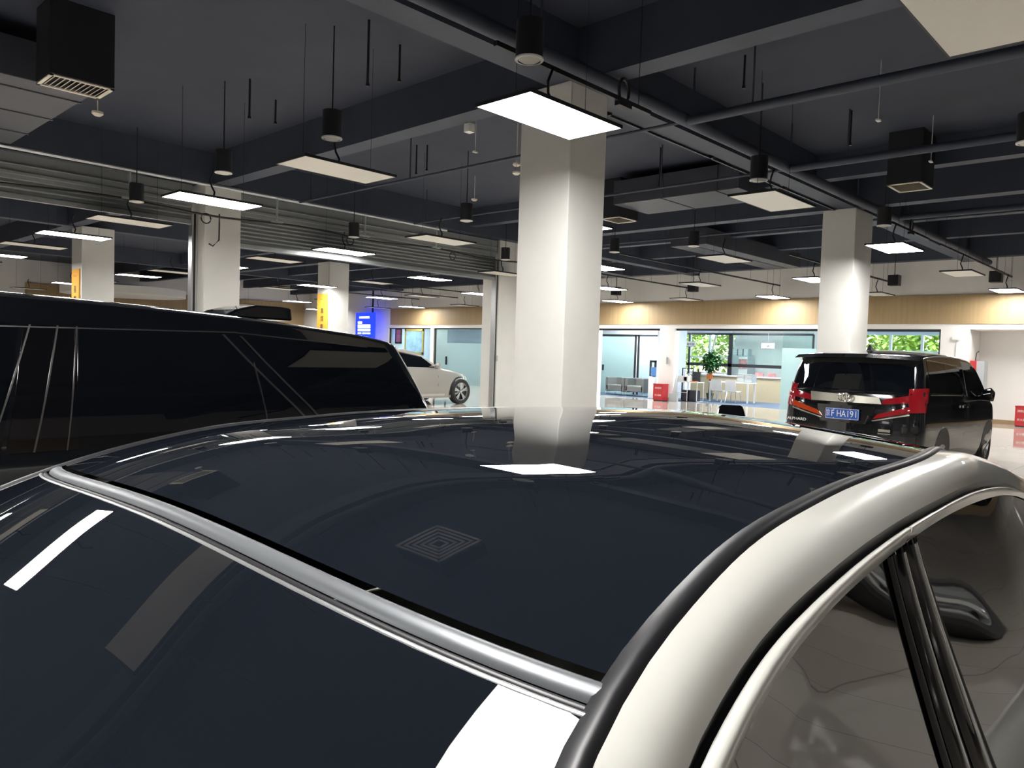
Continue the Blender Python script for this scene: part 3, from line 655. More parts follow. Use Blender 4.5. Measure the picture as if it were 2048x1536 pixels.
# outside: trees and ground
g = G(); g.box(31.2, 70, -20, 60, -.3, -.1); struct('floor_outside', g, M['earth'], 'pavement outside the windows')
def tree(x, y, h_, label):
    rt = empty('street_tree', (x, y, -.1), label, 'tree', 'trees outside the office windows')
    g = G(); g.tube([(0, 0, 0), (.1, 0, h_*.5), (0, .1, h_*.8)], [.16, .12, .05], 10); obj('trunk', g, M['bark'], rt, smooth=True)
    g = G()
    for k in range(2200):
        th = random.random()*2*PI; ph = math.acos(2*random.random()-1); R = random.random()**.35
        c = Vector((1.6*R*math.sin(ph)*math.cos(th), 1.9*R*math.sin(ph)*math.sin(th), h_*.55+h_*.48*R*math.cos(ph)))
        d = Vector((random.uniform(-1, 1), random.uniform(-1, 1), random.uniform(-1, .6))).normalized(); e = d.cross(Vector((.1, 0, 1))).normalized(); l = random.uniform(.2, .42)
        g.add([c, c+d*l*.5+e*l*.35, c+d*l, c+d*l*.5-e*l*.35], [(0, 1, 2, 3)])
    obj('crown', g, M['leafout'], rt)
for (x, y, hh, lb) in [(35, 22.4, 4.6, 'leafy green tree seen through the window left of the counter'), (36.5, 17.9, 4.8, 'bright tree outside behind the potted tree'), (39.5, 12.4, 5, 'tree outside behind the frosted glazing'), (35.5, 9.6, 4.7, 'tree outside right of the far pillar'), (39.5, 23.5, 5.2, 'distant tree outside behind the glass doors'), (35.4, 14.2, 4.6, 'tree outside hidden partly by the partition')]:
    tree(x, y, hh, lb)

# ================================================================ CARS
class Shape:
    """car hull: local x 0 (rear) .. L (front), y half width, z up"""
    def __init__(s, L, W, xr, xf, zt, zb, fw, tr, tf, crown=.03, rs=.07, p=3.0):
        s.L, s.W, s.xr, s.xf, s.zt, s.zb, s.fw, s.tr, s.tf, s.crown, s.rs, s.p = L, W/2, xr, xf, zt, zb, fw, tr, tf, crown, rs, p
    def wt(s, x):      # corner rounding in plan; x = nominal position 0..L
        a = 1.0
        if x < s.tr: a = (max(0, 1-(1-x/s.tr)**s.p))**(1/s.p)
        if x > s.L-s.tf: a = (max(0, 1-(1-(s.L-x)/s.tf)**s.p))**(1/s.p)
        return a
    def X(s, x, z):    # shear the ends so the tail and nose follow their own profiles
        k = x/s.L
        return x+(s.xr(z))*max(0, 1-x/(s.L*.35))**1.0-(s.xf(z))*max(0, 1-(s.L-x)/(s.L*.35))
    def side(s, x, z): return s.W*s.wt(x)*s.fw(z)
    def hull(s, nx=90, nz=14, ny=12):
        g = G(); xs = []
        for i in range(nx+1):
            t = i/nx; xs.append(s.L*(.5-.5*math.cos(PI*t))*.6+s.L*t*.4)
        sec = []
        for x in xs:
            zt = s.zt(x); zc = zt-s.crown-s.rs; pts = []
            for k in range(nz+1):
                z = s.zb+(zc-s.zb)*k/nz; pts.append((s.side(x, z), z))
            w0 = s.side(x, zc)
            for k in range(1, ny+1):
                a = k/ny; q = math.cos(a*PI/2)
                z = zt-s.crown*q*q-s.rs*(1-(max(0, 1-q**5))**(1/5)); pts.append((w0*q, z))
            sec.append([(s.X(x, z), y, z) for y, z in pts]+[(s.X(x, z), -y, z) for y, z in pts[-2::-1]])
        m = len(sec[0]); g.v = [p for q in sec for p in q]
        g.f = [(i*m+j, (i+1)*m+j, (i+1)*m+j+1, i*m+j+1) for i in range(nx) for j in range(m-1)]
        g.f += [(i*m+m-1, (i+1)*m+m-1, (i+1)*m, i*m) for i in range(nx)]
        g.f += [tuple(range(m)), tuple(nx*m+j for j in range(m))]
        return g
    def zy(s, x, yfrac):
        q = abs(yfrac); zt = s.zt(x)
        return zt-s.crown*q*q-s.rs*(1-(max(0, 1-q**5))**(1/5))
    def patch_side(s, quads, sgn, off, n=10, m=None, th=.01):
        """quads: list of 4-corner (x,z) quads in nominal coordinates"""
        g = G()
        for A, B, Cc, D in quads:
            def fn(a, b):
                x = (A[0]*(1-a)+B[0]*a)*(1-b)+(D[0]*(1-a)+Cc[0]*a)*b; z = (A[1]*(1-a)+B[1]*a)*(1-b)+(D[1]*(1-a)+Cc[1]*a)*b
                return (s.X(x, z), sgn*(s.side(x, z)+off), z)
            g.sheet(fn, n, max(3, n//2), (0, sgn, 0), th, m)
        return g
    def nomx(s, y, z):  # nominal x on the rear where half width equals |y|
        k = min(.9999, abs(y)/(s.W*s.fw(z))); return s.tr*(1-(1-k**s.p)**(1/s.p))
    def nomxf(s, y, z):
        k = min(.9999, abs(y)/(s.W*s.fw(z))); return s.tf*(1-(1-k**s.p)**(1/s.p))
    def patch_rear(s, quads, off, n=10, m=None, th=.02, front=False):
        g = G()
        for A, B, Cc, D in quads:
            def fn(a, b):
                y = (A[0]*(1-a)+B[0]*a)*(1-b)+(D[0]*(1-a)+Cc[0]*a)*b; z = (A[1]*(1-a)+B[1]*a)*(1-b)+(D[1]*(1-a)+Cc[1]*a)*b
                if front: return (s.X(s.L-s.nomxf(y, z), z)+off, y, z)
                return (s.X(s.nomx(y, z), z)-off, y, z)
            g.sheet(fn, n, max(3, n//2), (1 if front else -1, 0, 0), th, m)
        return g

def wheel(parent, x, y, rad, sgn, spokes=5, wdt=.2, rimr=.68):
    """a tyre with its rim, brake and spokes; sgn = outward side"""
    g = G(); n = 40; prof = [(-wdt/2, rad*.72), (-wdt/2, rad*.93), (-wdt/2+.03, rad), (wdt/2-.03, rad), (wdt/2, rad*.93), (wdt/2, rad*.72), (wdt/2-.03, rad*.70), (-wdt/2+.03, rad*.7)]
    vs = [(rr*math.cos(2*PI*k/n), py, rr*math.sin(2*PI*k/n)) for k in range(n) for py, rr in prof]; m = len(prof)
    g.add(vs, [(k*m+j, ((k+1) % n)*m+j, ((k+1) % n)*m+(j+1) % m, k*m+(j+1) % m) for k in range(n) for j in range(m)])
    o = obj('wheel', g, M['tyre'], parent, smooth=True); o.location = (x, y, rad)
    g = G(); ro = rad*.73; yo = sgn*(wdt/2-.035)
    g.tube([(0, -sgn*.02, 0), (0, yo*.5, 0)], ro, 32, M['rub'])
    nn = 36; vs = []
    for k in range(nn):
        c, s_ = math.cos(2*PI*k/nn), math.sin(2*PI*k/nn)
        vs += [(ro*c, yo+sgn*.02, ro*s_), (ro*.93*c, yo+sgn*.02, ro*.93*s_), (ro*.9*c, yo-sgn*.03, ro*.9*s_)]
    g.add(vs, [(k*3+j, ((k+1) % nn)*3+j, ((k+1) % nn)*3+j+1, k*3+j+1) for k in range(nn) for j in range(2)], M['alum'])
    for k in range(spokes):
        for d in (-.13, .13):
            a = 2*PI*k/spokes+d+PI/2; a0 = 2*PI*k/spokes+PI/2
            p0 = Vector((math.cos(a0)*.05, yo, math.sin(a0)*.05)); p1 = Vector((math.cos(a)*ro*.95, yo+sgn*.012, math.sin(a)*ro*.95)); e = Vector((-math.sin(a), 0, math.cos(a)))*.016
            q = Vector((0, sgn*.012, 0))
            g.add([p0-e, p0+e, p1+e*1.4, p1-e*1.4, p0-e-q, p0+e-q, p1+e*1.4-q, p1-e*1.4-q], [(0, 1, 2, 3), (4, 5, 6, 7), (0, 1, 5, 4), (1, 2, 6, 5), (2, 3, 7, 6), (3, 0, 4, 7)], M['alum'])
    g.tube([(0, yo-.01*sgn, 0), (0, yo+.015*sgn, 0)], .035, 16, M['alum'])
    obj('rim', g, None, o)
    return o
def arch(shape, parent, x, rad, sgn):
    g = G(); n = 28
    vs = []; R = rad+.055
    for k in range(n+1):
        t = -.28+(PI+.56)*k/n
        for rr in (R, .02):
            xx = x+rr*math.cos(t); zz = max(shape.zb+.004, rad+rr*math.sin(t)); vs.append((shape.X(xx, zz), sgn*(shape.side(xx, zz)+.004), zz))
    g.add(vs, [(2*k, 2*k+2, 2*k+3, 2*k+1) for k in range(n)]); vs2 = [(a, b-sgn*.05, c) for a, b, c in vs]
    g.add(vs2, [(2*k, 2*k+2, 2*k+3, 2*k+1) for k in range(n)])
    o = len(vs); g.f += [(2*k, 2*k+2, 2*k+2+o, 2*k+o) for k in range(n)]; g.mi += [0]*n
    return obj('wheel_arch', g, M['rub'], parent, smooth=False)

def screen(sh, x0, x1):
    def fn(a, b):
        x = x0+(x1-x0)*a; q = (2*b-1)*.86; zc = sh.zt(x)-sh.crown-sh.rs; return (sh.X(x, sh.zt(x)), q*sh.side(x, zc), sh.zy(x, q)+.006)
    return G().grid(fn, 12, 14)
# ------------------------------------------------ black minivan (tail towards the viewer)
van = empty('black_minivan', (10.72, 3.79, 0), 'glossy black minivan seen from behind at right, blue number plate', 'car')
vs_ = Shape(4.62, 1.87,
    lambda z: interp(z, [.2, .45, .75, 1.0, 1.2, 1.62, 1.8], [.08, .0, .0, .02, .05, .20, .27]),
    lambda z: interp(z, [.2, .5, .9, 1.1, 1.8], [.05, 0, .05, .15, .2]),
    lambda x: spl(x, [0, .4, 1.2, 2.4, 3.0, 3.5, 3.9, 4.3, 4.62], [1.735, 1.775, 1.80, 1.77, 1.69, 1.42, 1.13, 1.02, .86]),
    .2, lambda z: interp(z, [.2, .4, .75, 1.12, 1.2, 1.5, 1.72, 1.8], [.93, .98, 1.0, .985, .96, .91, .85, .82]), .30, .7, .03, .06, 3.4)
obj('body', vs_.hull(110, 18, 14), M['carblack'], van, smooth='all')
obj('rear_window', vs_.patch_rear([((-.80, 1.24), (.80, 1.24), (.74, 1.66), (-.74, 1.66))], .006, 16), M['dkglass'], van, smooth='all')
g = G()
g.grid(lambda a, b: (.24-.14*b+.06*(2*a-1)**2, (2*a-1)*.83, 1.735-.05*b-.03*(2*a-1)**2), 16, 4)
g.grid(lambda a, b: (.24+.1-.24*b+.06*(2*a-1)**2, (2*a-1)*.83, 1.665+.02*b-.03*(2*a-1)**2), 16, 4)
g.grid(lambda a, b: (.10+.06*(2*a-1)**2, (2*a-1)*.83, 1.685-.03*(2*a-1)**2-.0*b), 16, 1)
obj('spoiler', g, M['carblack'], van, smooth='all')
# lamps: outer block with two arms
for sg in (-1, 1):
    q = [((sg*.74, 1.28), (sg*.915, 1.30), (sg*.925, .98), (sg*.77, .97))]
    obj('tail_lamp', vs_.patch_rear(q, .02, 8, None, .05), M['redlens'], van, smooth='all')
    q = [((sg*.46, 1.13), (sg*.77, 1.20), (sg*.77, 1.10), (sg*.44, 1.06))]
    obj('tail_lamp', vs_.patch_rear(q, .028, 8, None, .04), M['redlens'], van, smooth='all')
    q = [((sg*.40, .93), (sg*.77, 1.05), (sg*.78, .97), (sg*.34, .86))]
    obj('tail_lamp', vs_.patch_rear(q, .024, 8, None, .04), M['orlens'] if sg > 0 else M['redlens'], van, smooth='all')
    q = [((sg*.33, .84), (sg*.78, .955), (sg*.78, .935), (sg*.35, .83))]
    obj('lamp_trim', vs_.patch_rear(q, .028, 8, None, .03), M['champ'], van, smooth='all')
obj('chrome_band', vs_.patch_rear([((-.44, 1.065), (.50, 1.065), (.52, 1.19), (-.40, 1.15))], .03, 10, None, .03), M['champ'], van, smooth='all')
obj('tailgate_crease', vs_.patch_rear([((-.78, 1.205), (.78, 1.205), (.78, 1.22), (-.78, 1.22))], .022, 12, None, .03), M['carblack'], van, smooth='all')
# ring emblem
g = G(); 
def ell(cy, cz, a, b, rad, n=26): return [(-.052, cy+a*math.cos(2*PI*k/n), cz+b*math.sin(2*PI*k/n)) for k in range(n+1)]
g.tube(ell(0.02, 1.13, .088, .06, .01), .0085, 6); g.tube(ell(.02, 1.13, .03, .057, .01), .007, 6); g.tube(ell(.02, 1.155, .06, .024, .01), .007, 6)
obj('emblem', g, M['chrome'], van, smooth=True)
rp = G(); rp.box(-.032, -.02, -.225, .225, -.075, .075); p_ = obj('number_plate', rp, M['plate'], van, bevel=.004); p_.location = (-.005, .05, .90)
g = G()
for q in [(-.218, .218, -.07, -.066), (-.218, .218, .066, .07), (-.218, -.214, -.07, .07), (.214, .218, -.07, .07)]: g.box(-.034, -.032, *q)
for y in (-.11, .11):
    for z in (-.062, .062): g.cyl((-.036, y, z), .006, .004, 'x', 8)
obj('plate_border', g, M['white'], p_)
for ch, y, sx in [('京', .185, .55), ('F', .125, .75), ('H', .04, .75), ('A', -.022, .75), ('1', -.08, .8), ('9', -.13, .8), ('1', -.185, .8)]:
    text_mesh('plate_character', ch, .125 if ch != '京' else .10, M['white'], p_, (-.034, y, 0), (PI/2, 0, -PI/2), .001, 'CENTER', sx)
text_mesh('name_lettering', 'ALPHARD', .055, M['white'], van, (vs_.X(vs_.nomx(.70, .78), .78)-.02, .70, .78), (PI/2, 0, -PI/2-.12), .004, 'CENTER', 1.2)
g = G(); g.box(0, .01, -.075, .075, .0, .035); g.box(0, .01, -.08, .08, -.03, -.018); o = obj('bumper_badge', g, M['champ'], van); o.location = (-.025, -.50, .70)
obj('bumper_lip', vs_.patch_rear([((-.86, .55), (.86, .55), (.86, .66), (-.86, .66))], .035, 14, None, .06), M['carblack'], van, smooth='all')
obj('plate_recess', vs_.patch_rear([((-.30, .78), (.36, .78), (.42, 1.02), (-.36, 1.02))], .004, 8, None, .01), M['piano'], van, smooth='all')
for sg in (-1, 1):
    # glass: sliding door glass and quarter glass in one band, then front door glass
    obj('side_window', vs_.patch_side([((.45, 1.23), (1.35, 1.20), (1.35, 1.63), (.38, 1.66))], sg, .004, 14), M['sideglass'], van, smooth='all')
    obj('side_window', vs_.patch_side([((1.36, 1.20), (2.02, 1.19), (2.14, 1.57), (1.36, 1.63))], sg, .005, 12), M['sideglass'], van, smooth='all')
    obj('side_window', vs_.patch_side([((2.42, 1.16), (3.05, 1.14), (2.92, 1.47), (2.36, 1.56))], sg, .004, 12), M['sideglass'], van, smooth='all')
    obj('pillar_trim', vs_.patch_side([((2.06, 1.19), (2.38, 1.16), (2.34, 1.56), (2.16, 1.57))], sg, .003, 8), M['piano'], van, smooth='all')
    obj('window_chrome', vs_.patch_side([((.42, 1.665), (2.15, 1.60), (2.15, 1.61), (.42, 1.68))], sg, .008, 14, None, .006), M['champ'], van, smooth='all')
    obj('window_chrome', vs_.patch_side([((.5, 1.20), (2.1, 1.165), (2.1, 1.178), (.5, 1.213))], sg, .008, 14, None, .006), M['champ'], van, smooth='all')
    obj('door_gap', vs_.patch_side([((2.25, .3), (2.258, .3), (2.258, 1.16), (2.25, 1.16))], sg, .002, 4, None, .01), M['rub'], van)
    obj('door_handle', vs_.patch_side([((2.05, .99), (2.2, .99), (2.2, 1.025), (2.05, 1.025))], sg, .03, 5, None, .02), M['chrome'], van)
    obj('door_handle', vs_.patch_side([((2.32, .99), (2.47, .99), (2.47, 1.025), (2.32, 1.025))], sg, .03, 5, None, .02), M['chrome'], van)
    g = G(); g.tube([(3.12, sg*.88, 1.10), (3.12, sg*.97, 1.12), (3.10, sg*1.02, 1.16), (3.1, sg*1.10, 1.18), (3.1, sg*1.13, 1.18)], [.025, .05, .10, .11, .05], 14); obj('door_mirror', g, M['carblack'], van, smooth=True)
    for wx in (1.12, 3.86):
        arch(vs_, van, wx, .345, sg); wheel(van, wx, sg*.80, .345, sg, 5, .22)
g = G(); g.add([(.75, 0, 1.79), (1.0, 0, 1.80), (.80, 0, 1.875), (.74, 0, 1.875), (.75, .035, 1.79), (1.0, .012, 1.80), (.75, -.035, 1.79), (1.0, -.012, 1.80)], [(4, 5, 2, 3), (6, 7, 2, 3), (4, 6, 3), (5, 7, 2)])
obj('roof_antenna', g, M['carblack'], van)
obj('windscreen', screen(vs_, 3.0, 3.85), M['dkglass'], van, smooth='all')

# ------------------------------------------------ black SUV (tail to the right, along the left edge)
suv = empty('black_suv', (3.42, 4.84, 0), 'large glossy black SUV filling the left side behind the near car', 'car', rz=PI)
ss = Shape(5.2, 2.20,
    lambda z: interp(z, [.2, .6, 1.0, 1.24, 1.47, 1.6, 1.75], [.05, 0, .03, .08, .20, .27, .33]),
    lambda z: interp(z, [.2, .5, .9, 1.1, 1.8], [.05, 0, .05, .15, .2]),
    lambda x: spl(x, [0, .12, .35, .75, 1.2, 1.8, 2.6, 3.2, 3.6, 4.2, 4.5, 4.9, 5.2], [1.60, 1.66, 1.705, 1.74, 1.772, 1.80, 1.825, 1.79, 1.62, 1.22, 1.12, 1.05, .9]),
    .22, lambda z: spl(z, [.2, .4, .8, 1.0, 1.15, 1.3, 1.45, 1.655, 1.72, 1.82], [.90, .95, .99, 1.0, .988, .961, .922, .855, .835, .80]), .24, .7, .03, .045, 3.2)
obj('body', ss.hull(110, 20, 14), M['carblack'], suv, smooth='all')
for sg in (1, -1):
    def sw(q, off, nm='side_window', m='dkglass', n=12, th=.01): return obj(nm, ss.patch_side(q, sg, off, n, None, th), M[m], suv, smooth='all')
    # local x = 3.42 - X
    sw([((2.56, 1.10), (2.28, 1.10), (2.26, 1.655), (2.46, 1.655))], .004, 'pillar_trim', 'piano')
    sw([((4.0, 1.12), (2.58, 1.10), (2.48, 1.66), (3.5, 1.62))], .004)
    sw([((2.30, 1.10), (1.00, 1.10), (1.48, 1.63), (2.24, 1.66))], .004)
    sw([((.93, 1.10), (.12, 1.12), (.26, 1.60), (1.38, 1.635))], .005)
    for a, b, t_ in [(2.63, 2.44, .007), (2.46, 2.33, .007), (2.33, 2.25, .005)]:
        sw([((a, 1.10), (a-t_, 1.10), (b-t_, 1.655), (b, 1.655))], .010, 'pillar_chrome', 'dimchrome', 8, .006)
    sw([((1.03, 1.12), (1.015, 1.12), (1.485, 1.645), (1.50, 1.645))], .009, 'pillar_chrome', 'dimchrome', 8, .006)
    sw([((.94, 1.12), (.927, 1.12), (1.37, 1.64), (1.385, 1.64))], .009, 'pillar_chrome', 'dimchrome', 8, .006)
    sw([((1.34, 1.10), (1.336, 1.10), (1.336, 1.50), (1.34, 1.50))], .012, 'window_divider', 'dimchrome', 6, .006)
    sw([((3.6, 1.625), (1.4, 1.655), (1.4, 1.662), (3.6, 1.630))], .007, 'window_chrome', 'dimchrome', 14, .006)
    sw([((1.4, 1.655), (.42, 1.60), (.42, 1.605), (1.4, 1.660))], .007, 'window_chrome', 'dimchrome', 10, .006)
    for wx in (1.1, 4.15): arch(ss, suv, wx, .38, sg); wheel(suv, wx, sg*.92, .38, sg, 6, .24)
    g = G(); g.tube([(4.0, sg*.92, 1.16), (4.0, sg*1.02, 1.2), (4.0, sg*1.16, 1.22), (4.0, sg*1.18, 1.22)], [.03, .09, .1, .05], 12); obj('door_mirror', g, M['carblack'], suv, smooth=True)
    pass
obj('rear_window', ss.patch_rear([((-.78, 1.12), (.78, 1.12), (.70, 1.5), (-.70, 1.5))], .005, 12), M['dkglass'], suv, smooth='all')
g = G(); g.sheet(lambda a, b: (.60-.30*b, (2*a-1)*.74, 1.685-.05*b-.03*(2*a-1)**2), 12, 4, (0, 0, 1), .03); obj('spoiler', g, M['carblack'], suv, smooth=True)
for sg in (-1, 1): obj('tail_lamp', ss.patch_rear([((sg*.84, .75), (sg*.93, .75), (sg*.91, 1.35), (sg*.84, 1.35))], .01, 6), M['redlens'], suv, smooth='all')
g = G()
pr = [(-.25, 0), (-.16, .05), (-.04, .082), (.12, .082), (.19, .075), (.2, 0)]
pr = [(-x, z) for x, z in pr]
g.prism(pr, lambda p, k: (p[0], -.22+k, p[1]), .44); o = obj('roof_pod', g, M['carblack'], suv, bevel=.012); o.location = (.90, -.05, 1.765); o.scale = (1.12, 1, 1.1)

# ------------------------------------------------ silver crossover beyond the shutter
xo = empty('silver_crossover', (11.45, 17.6, 0), 'silver beige crossover car beyond the shutter opening, nose to the right', 'car')
cs = Shape(4.62, 1.84, lambda z: interp(z, [.2, .6, 1.0, 1.6], [.05, 0, .05, .4]), lambda z: interp(z, [.2, .45, .7, .85, 1.1], [.06, 0, .02, .10, .25]),
    lambda x: spl(x, [0, .4, 1.0, 1.6, 2.1, 2.5, 2.9, 3.2, 3.6, 4.0, 4.3, 4.62], [1.35, 1.55, 1.62, 1.635, 1.60, 1.48, 1.28, 1.12, 1.05, .98, .90, .74]),
    .2, lambda z: interp(z, [.2, .4, .7, 1.0, 1.1, 1.5, 1.64], [.93, .985, 1.0, .98, .95, .82, .77]), .4, .75, .03, .06, 2.6)
obj('body', cs.hull(100, 18, 14), M['silver'], xo, smooth='all')
for sg in (-1, 1):
    obj('side_window', cs.patch_side([((1.75, 1.10), (3.02, 1.08), (2.55, 1.37), (1.72, 1.50))], sg, .004, 14), M['dkglass'], xo, smooth='all')
    obj('side_window', cs.patch_side([((.5, 1.15), (1.70, 1.10), (1.67, 1.50), (.9, 1.47))], sg, .004, 14), M['dkglass'], xo, smooth='all')
    obj('window_chrome', cs.patch_side([((1.72, 1.505), (2.55, 1.375), (2.55, 1.39), (1.72, 1.52))], sg, .008, 10, None, .006), M['chrome'], xo)
    for xx in (1.72, 3.1): obj('door_gap', cs.patch_side([((xx, .35), (xx+.008, .35), (xx+.008, 1.06), (xx, 1.06))], sg, .002, 4, None, .01), M['rub'], xo)
    obj('door_handle', cs.patch_side([((1.78, .93), (1.98, .93), (1.98, .96), (1.78, .96))], sg, .028, 5, None, .02), M['chrome'], xo)
    obj('sill_trim', cs.patch_side([((1.1, .26), (3.4, .26), (3.4, .32), (1.1, .32))], sg, .01, 10, None, .02), M['alum'], xo, smooth='all')
    g = G(); g.tube([(3.0, sg*.86, 1.08), (3.0, sg*.95, 1.12), (2.98, sg*1.05, 1.14), (2.98, sg*1.09, 1.14)], [.03, .08, .09, .04], 12); obj('door_mirror', g, M['silver'], xo, smooth=True)
    obj('head_lamp', cs.patch_side([((4.1, .72), (4.5, .70), (4.5, .80), (4.15, .86))], sg, .006, 8, None, .02), M['chrome'], xo, smooth='all')
    for wx in (1.05, 4.02-.02): arch(cs, xo, wx, .385, sg); wheel(xo, wx, sg*.84, .375, sg, 5, .22)
obj('windscreen', screen(cs, 2.3, 3.15), M['dkglass'], xo, smooth='all')

# ------------------------------------------------ the near car (nose towards the viewer's left, along -X)
car = empty('pearl_silver_car', (0, 0, 0), 'pearl silver car in the foreground with black glass roof', 'car')
YC = 0.9279
EX = [-.47, -.2, 0, .2, .43, .65, .95, 1.3, 1.7, 2.1, 2.5, 2.9, 3.4]; EZ = [0.9175, 1.0779, 1.1797, 1.2563, 1.3591, 1.4141, 1.4385, 1.4445, 1.4334, 1.3785, 1.3144, 1.2379, 1.0014]
GX = [-.45, -.1, .2, .38, .43, .6, .895, 1.4, 2.0, 2.5, 3.0, 3.4]; GY = [0.0594, 0.1232, 0.2151, 0.2855, 0.2987, 0.3252, 0.3499, 0.3695, 0.4684, 0.4853, 0.5015, 0.5384]
def spl2(x, xs, ys):   # cubic through the knots with weighted tangents
    n = len(xs)
    if x <= xs[0]: return ys[0]+(x-xs[0])*(ys[1]-ys[0])/(xs[1]-xs[0])
    if x >= xs[-1]: return ys[-1]+(x-xs[-1])*(ys[-1]-ys[-2])/(xs[-1]-xs[-2])
    i = 0
    while x > xs[i+1]: i += 1
    def sl(k):
        if k == 0: return (ys[1]-ys[0])/(xs[1]-xs[0])
        if k == n-1: return (ys[-1]-ys[-2])/(xs[-1]-xs[-2])
        a = (ys[k]-ys[k-1])/(xs[k]-xs[k-1]); b = (ys[k+1]-ys[k])/(xs[k+1]-xs[k]); h0 = xs[k]-xs[k-1]; h1 = xs[k+1]-xs[k]
        return (a*h1+b*h0)/(h0+h1)
    hh = xs[i+1]-xs[i]; t = (x-xs[i])/hh; m0 = sl(i)*hh; m1 = sl(i+1)*hh
    return (2*t**3-3*t*t+1)*ys[i]+(t**3-2*t*t+t)*m0+(-2*t**3+3*t*t)*ys[i+1]+(t**3-t*t)*m1
def Ez(x): return spl2(x, EX, EZ)
def Gy(x): return spl2(x, GX, GY)
CX, CV = [.15, .43, 1.3, 2.3], [0.0338, 0.0342, 0.0376, 0.0513]      # crown across the roof
BX, BV = [-.4, .43, 1.3, 2.5], [0.0658, 0.0509, 0.1680, -0.0701]   # bow of the cross lines in plan
def top(v, q):
    """surface of windscreen / roof / rear glass: v along the car, q in -1 (near) .. 1 (far)"""
    yn = Gy(v); hw = YC-yn; aq = abs(q)
    return (v-spl2(v, BX, BV)*(1-aq**3.895), YC+q*hw, Ez(v)+spl2(v, CX, CV)*(1-aq**1.849))
def curve(xs, ys, zs): return lambda x: (x, spl(x, xs, ys), spl(x, xs, zs))
Rc = curve([-.55, -.1, .2, .452, .528, .612, .772, 1.0, 1.284, 1.55, 1.85, 2.1, 2.4, 2.8, 3.2], [.0, .10, .19, .252, .266, .275, .284, .296, .306, .315, .329, .338, .350, .36, .36], [.85, 1.06, 1.195, 1.323, 1.345, 1.366, 1.387, 1.399, 1.402, 1.395, 1.362, 1.316, 1.252, 1.16, 1.03])
Dc = curve([-.55, -.1, .2, .504, .636, .764, .976, 1.1, 1.276, 1.512, 1.7, 1.9, 2.1, 2.4, 2.8, 3.1], [.0, .09, .18, .246, .265, .276, .290, .297, .304, .308, .309, .318, .332, .345, .35, .35], [.82, 1.02, 1.15, 1.306, 1.337, 1.354, 1.365, 1.368, 1.370, 1.366, 1.355, 1.33, 1.298, 1.24, 1.13, 1.02])
def mir(p, sd): return p if sd > 0 else (p[0], 2*YC-p[1], p[2])
obj('windscreen', G().grid(lambda a, b: top(-.47+.885*a, -.985+1.97*b), 30, 30), M['roofglass'], car, smooth='all')
obj('roof_glass', G().grid(lambda a, b: top(.452+1.86*a, -.975+1.95*b), 40, 40), M['roofglass'], car, smooth='all')
obj('rear_window', G().grid(lambda a, b: top(2.33+.9*a, -.985+1.97*b), 24, 24), M['roofglass'], car, smooth='all')
def bar(nm, v0, v1, hgt, m):
    g = G(); n = 6
    def fn(a, b):
        t = b*PI; p = top(v0+(v1-v0)*(.5-.5*math.cos(t)), -1+2*a); return (p[0], p[1], p[2]-.004+hgt*math.sin(t))
    g.grid(fn, 40, n); return obj(nm, g, m, car, smooth='all')
bar('windscreen_top_trim', .426, .446, .006, M['trimgrey'])
bar('trim_seal', .4165, .4235, .003, M['rub'])
bar('trim_edge', .409, .4165, .005, M['alum'])
bar('roof_rear_trim', 2.31, 2.335, .005, M['piano'])
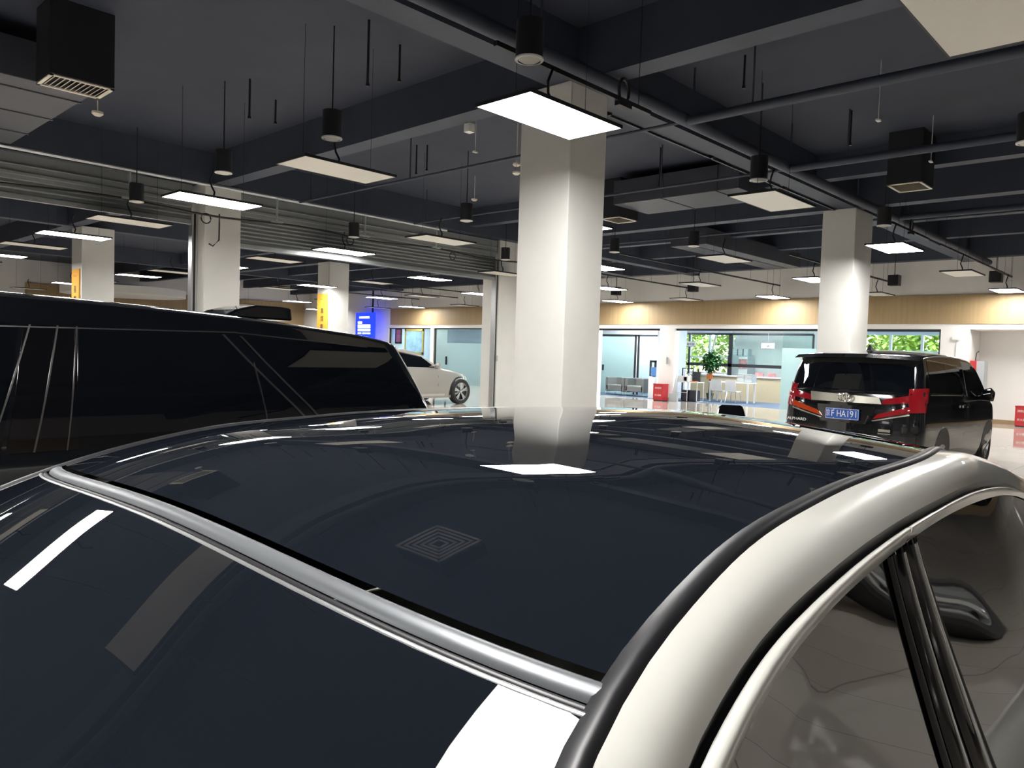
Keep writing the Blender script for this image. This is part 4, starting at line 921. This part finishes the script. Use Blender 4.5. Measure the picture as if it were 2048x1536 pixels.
for sd in (1, -1):
    def ln(A, B, t): return tuple(A[i]*(1-t)+B[i]*t for i in range(3))
    def strip(nm, fa, fb, x0, x1, bulge, m, nx=70, nb=10, dirn=(0, -.6, .8)):
        def fn(a, b):
            x = x0+(x1-x0)*a; p = ln(fa(x), fb(x), b); k = (bulge+(.022*max(0, min(1, (x-1.3)/.8)) if nm == 'roof_rail' else 0))*math.sin(PI*b)
            return mir((p[0], p[1]+dirn[1]*k, p[2]+dirn[2]*k), sd)
        return obj(nm, G().grid(fn, nx, nb), m, car, smooth='all')
    def Gc(x):
        return (x, Gy(x), Ez(x))
    def Gin(x):
        p = top(x, -.975); return (p[0], p[1], p[2]-.0)
    def Gout(x): p = Gc(x); return (p[0], p[1]-.006, p[2]-.002)
    strip('roof_edge_seal', Gin, Gout, -.46, 3.3, .006, M['rub'], 80, 6)
    strip('roof_rail', Gout, Rc, -.55, 3.3, .009, M['carwhite'], 90, 12)
    def R1(x): p = Rc(x); return (p[0], p[1]-.000, p[2]-.014)
    def R0(x): p = Rc(x); return (p[0], p[1]+.012, p[2]-.006)
    def R2(x): p = Rc(x); return (p[0]+0, p[1]-.004, p[2]-.014)
    strip('door_gap_seal', Rc, R2, -.55, 3.2, -.006, M['rub'], 80, 6)
    def Dc2(x): return Dc(x)
    def lowr(x):
        p = Rc(x); return (p[0], p[1]-.004, p[2]-.012)
    for nm, a, b in [('front_door_frame', -.5, 1.068), ('rear_door_frame', 1.073, 3.1)]:
        strip(nm, lowr, Dc2, a, b, .010, M['carwhite'], 60, 8)
    strip('frame_gap', lambda x: (lowr(x)[0], lowr(x)[1]-.0, lowr(x)[2]-.004), lambda x: (Dc2(x)[0], Dc2(x)[1]+.004, Dc2(x)[2]), 1.065, 1.076, .004, M['rub'], 2, 6)
    # side glass: leans outward to the belt line
    def gl(x, t, off=0):
        p = Dc(x); zb = .93+.01*x; yb = .185
        k = (1-(1-t)**1.25) if False else t
        z = p[2]+(zb-p[2])*t; y = p[1]+.004+(yb-p[1])*(t**1.08)
        return (x-.02*t, y-off, z)
    def glp(x, z, off=0):
        p = Dc(x); zb = .93+.01*x; t = (p[2]-z)/(p[2]-zb); return gl(x, max(0, t), off)
    obj('front_side_window', G().grid(lambda a, b: mir(gl(-.35+1.45*a, b), sd), 40, 14), M['sideglass'], car, smooth='all')
    obj('rear_side_window', G().grid(lambda a, b: mir(gl(1.10+1.82*a, b), sd), 40, 14), M['sideglass'], car, smooth='all')
    # glossy black pillar covers leaning forward downwards
    def cover(nm, x0, x1, m, off, bulge):
        def fn(a, b):
            xx = x0+(x1-x0)*a; xx += b*(.12+.06*(xx-.985)/.13); p = gl(xx, b, off+bulge*math.sin(PI*a)); return mir(p, sd)
        return obj(nm, G().grid(fn, 10, 14), m, car, smooth='all')
    cover('pillar_seal', .982, 1.002, M['rub'], .003, .004)
    cover('front_pillar_cover', 1.0, 1.049, M['piano'], .006, .008)
    cover('rear_pillar_cover', 1.055, 1.112, M['piano'], .006, .008)
    cover('pillar_seal', 1.047, 1.057, M['rub'], .003, .001)
    cover('pillar_seal', 1.110, 1.124, M['rub'], .003, .004)
    # rear quarter pillar
    g = G(); g.grid(lambda a, b: mir(gl(2.35+.16*a-.18*b, b, .006), sd), 6, 10); obj('quarter_divider', g, M['rub'], car, smooth='all')
# lower body
cb = Shape(5.0, 1.92, lambda z: interp(z, [.2, .6, .95], [.05, 0, .05]), lambda z: interp(z, [.2, .5, .8, 1], [.05, 0, .05, .2]),
    lambda x: spl(x, [0, .3, 1.0, 2, 3.2, 3.9, 4.4, 5.0], [.93, .96, .97, .955, .93, .92, .86, .72]), .18,
    lambda z: interp(z, [.18, .4, .7, .85, .96], [.93, .98, 1.0, .985, .93]), .4, .7, .02, .05, 2.6)
lower = obj('lower_body', cb.hull(90, 12, 12), M['carwhite'], car, smooth='all'); lower.rotation_euler = (0, 0, PI); lower.location = (3.35, YC, 0)
for sg in (-1, 1):
    for wx in (1.05, 3.95):
        for o in (arch(cb, car, wx, .36, sg),): o.rotation_euler = (0, 0, PI); o.location = (3.35, YC, 0)
        wheel(car, 3.35-wx, YC+sg*.86, .36, sg, 5, .23)
g = G(); 
base = [(-.085, -.07), (.085, -.07), (.085, .07), (-.085, .07)]
g.add([(x*1.0, y, 0) for x, y in base]+[(x*.62+.01, y*.62, .075) for x, y in base], [(0, 1, 2, 3), (4, 5, 6, 7), (0, 1, 5, 4), (1, 2, 6, 5), (2, 3, 7, 6), (3, 0, 4, 7)])
o = obj('roof_antenna', g, M['piano'], car, bevel=.01); o.location = (2.66, 1.37, 1.31); o.rotation_euler = (0, .06, .6); o.scale = (1, 1, 1.55)

nc = copy_tree(xo); nc.location = (4.4, -2.7, 0); tag(nc, 'silver crossover parked beside the near car, mirrored in its windows', 'car')
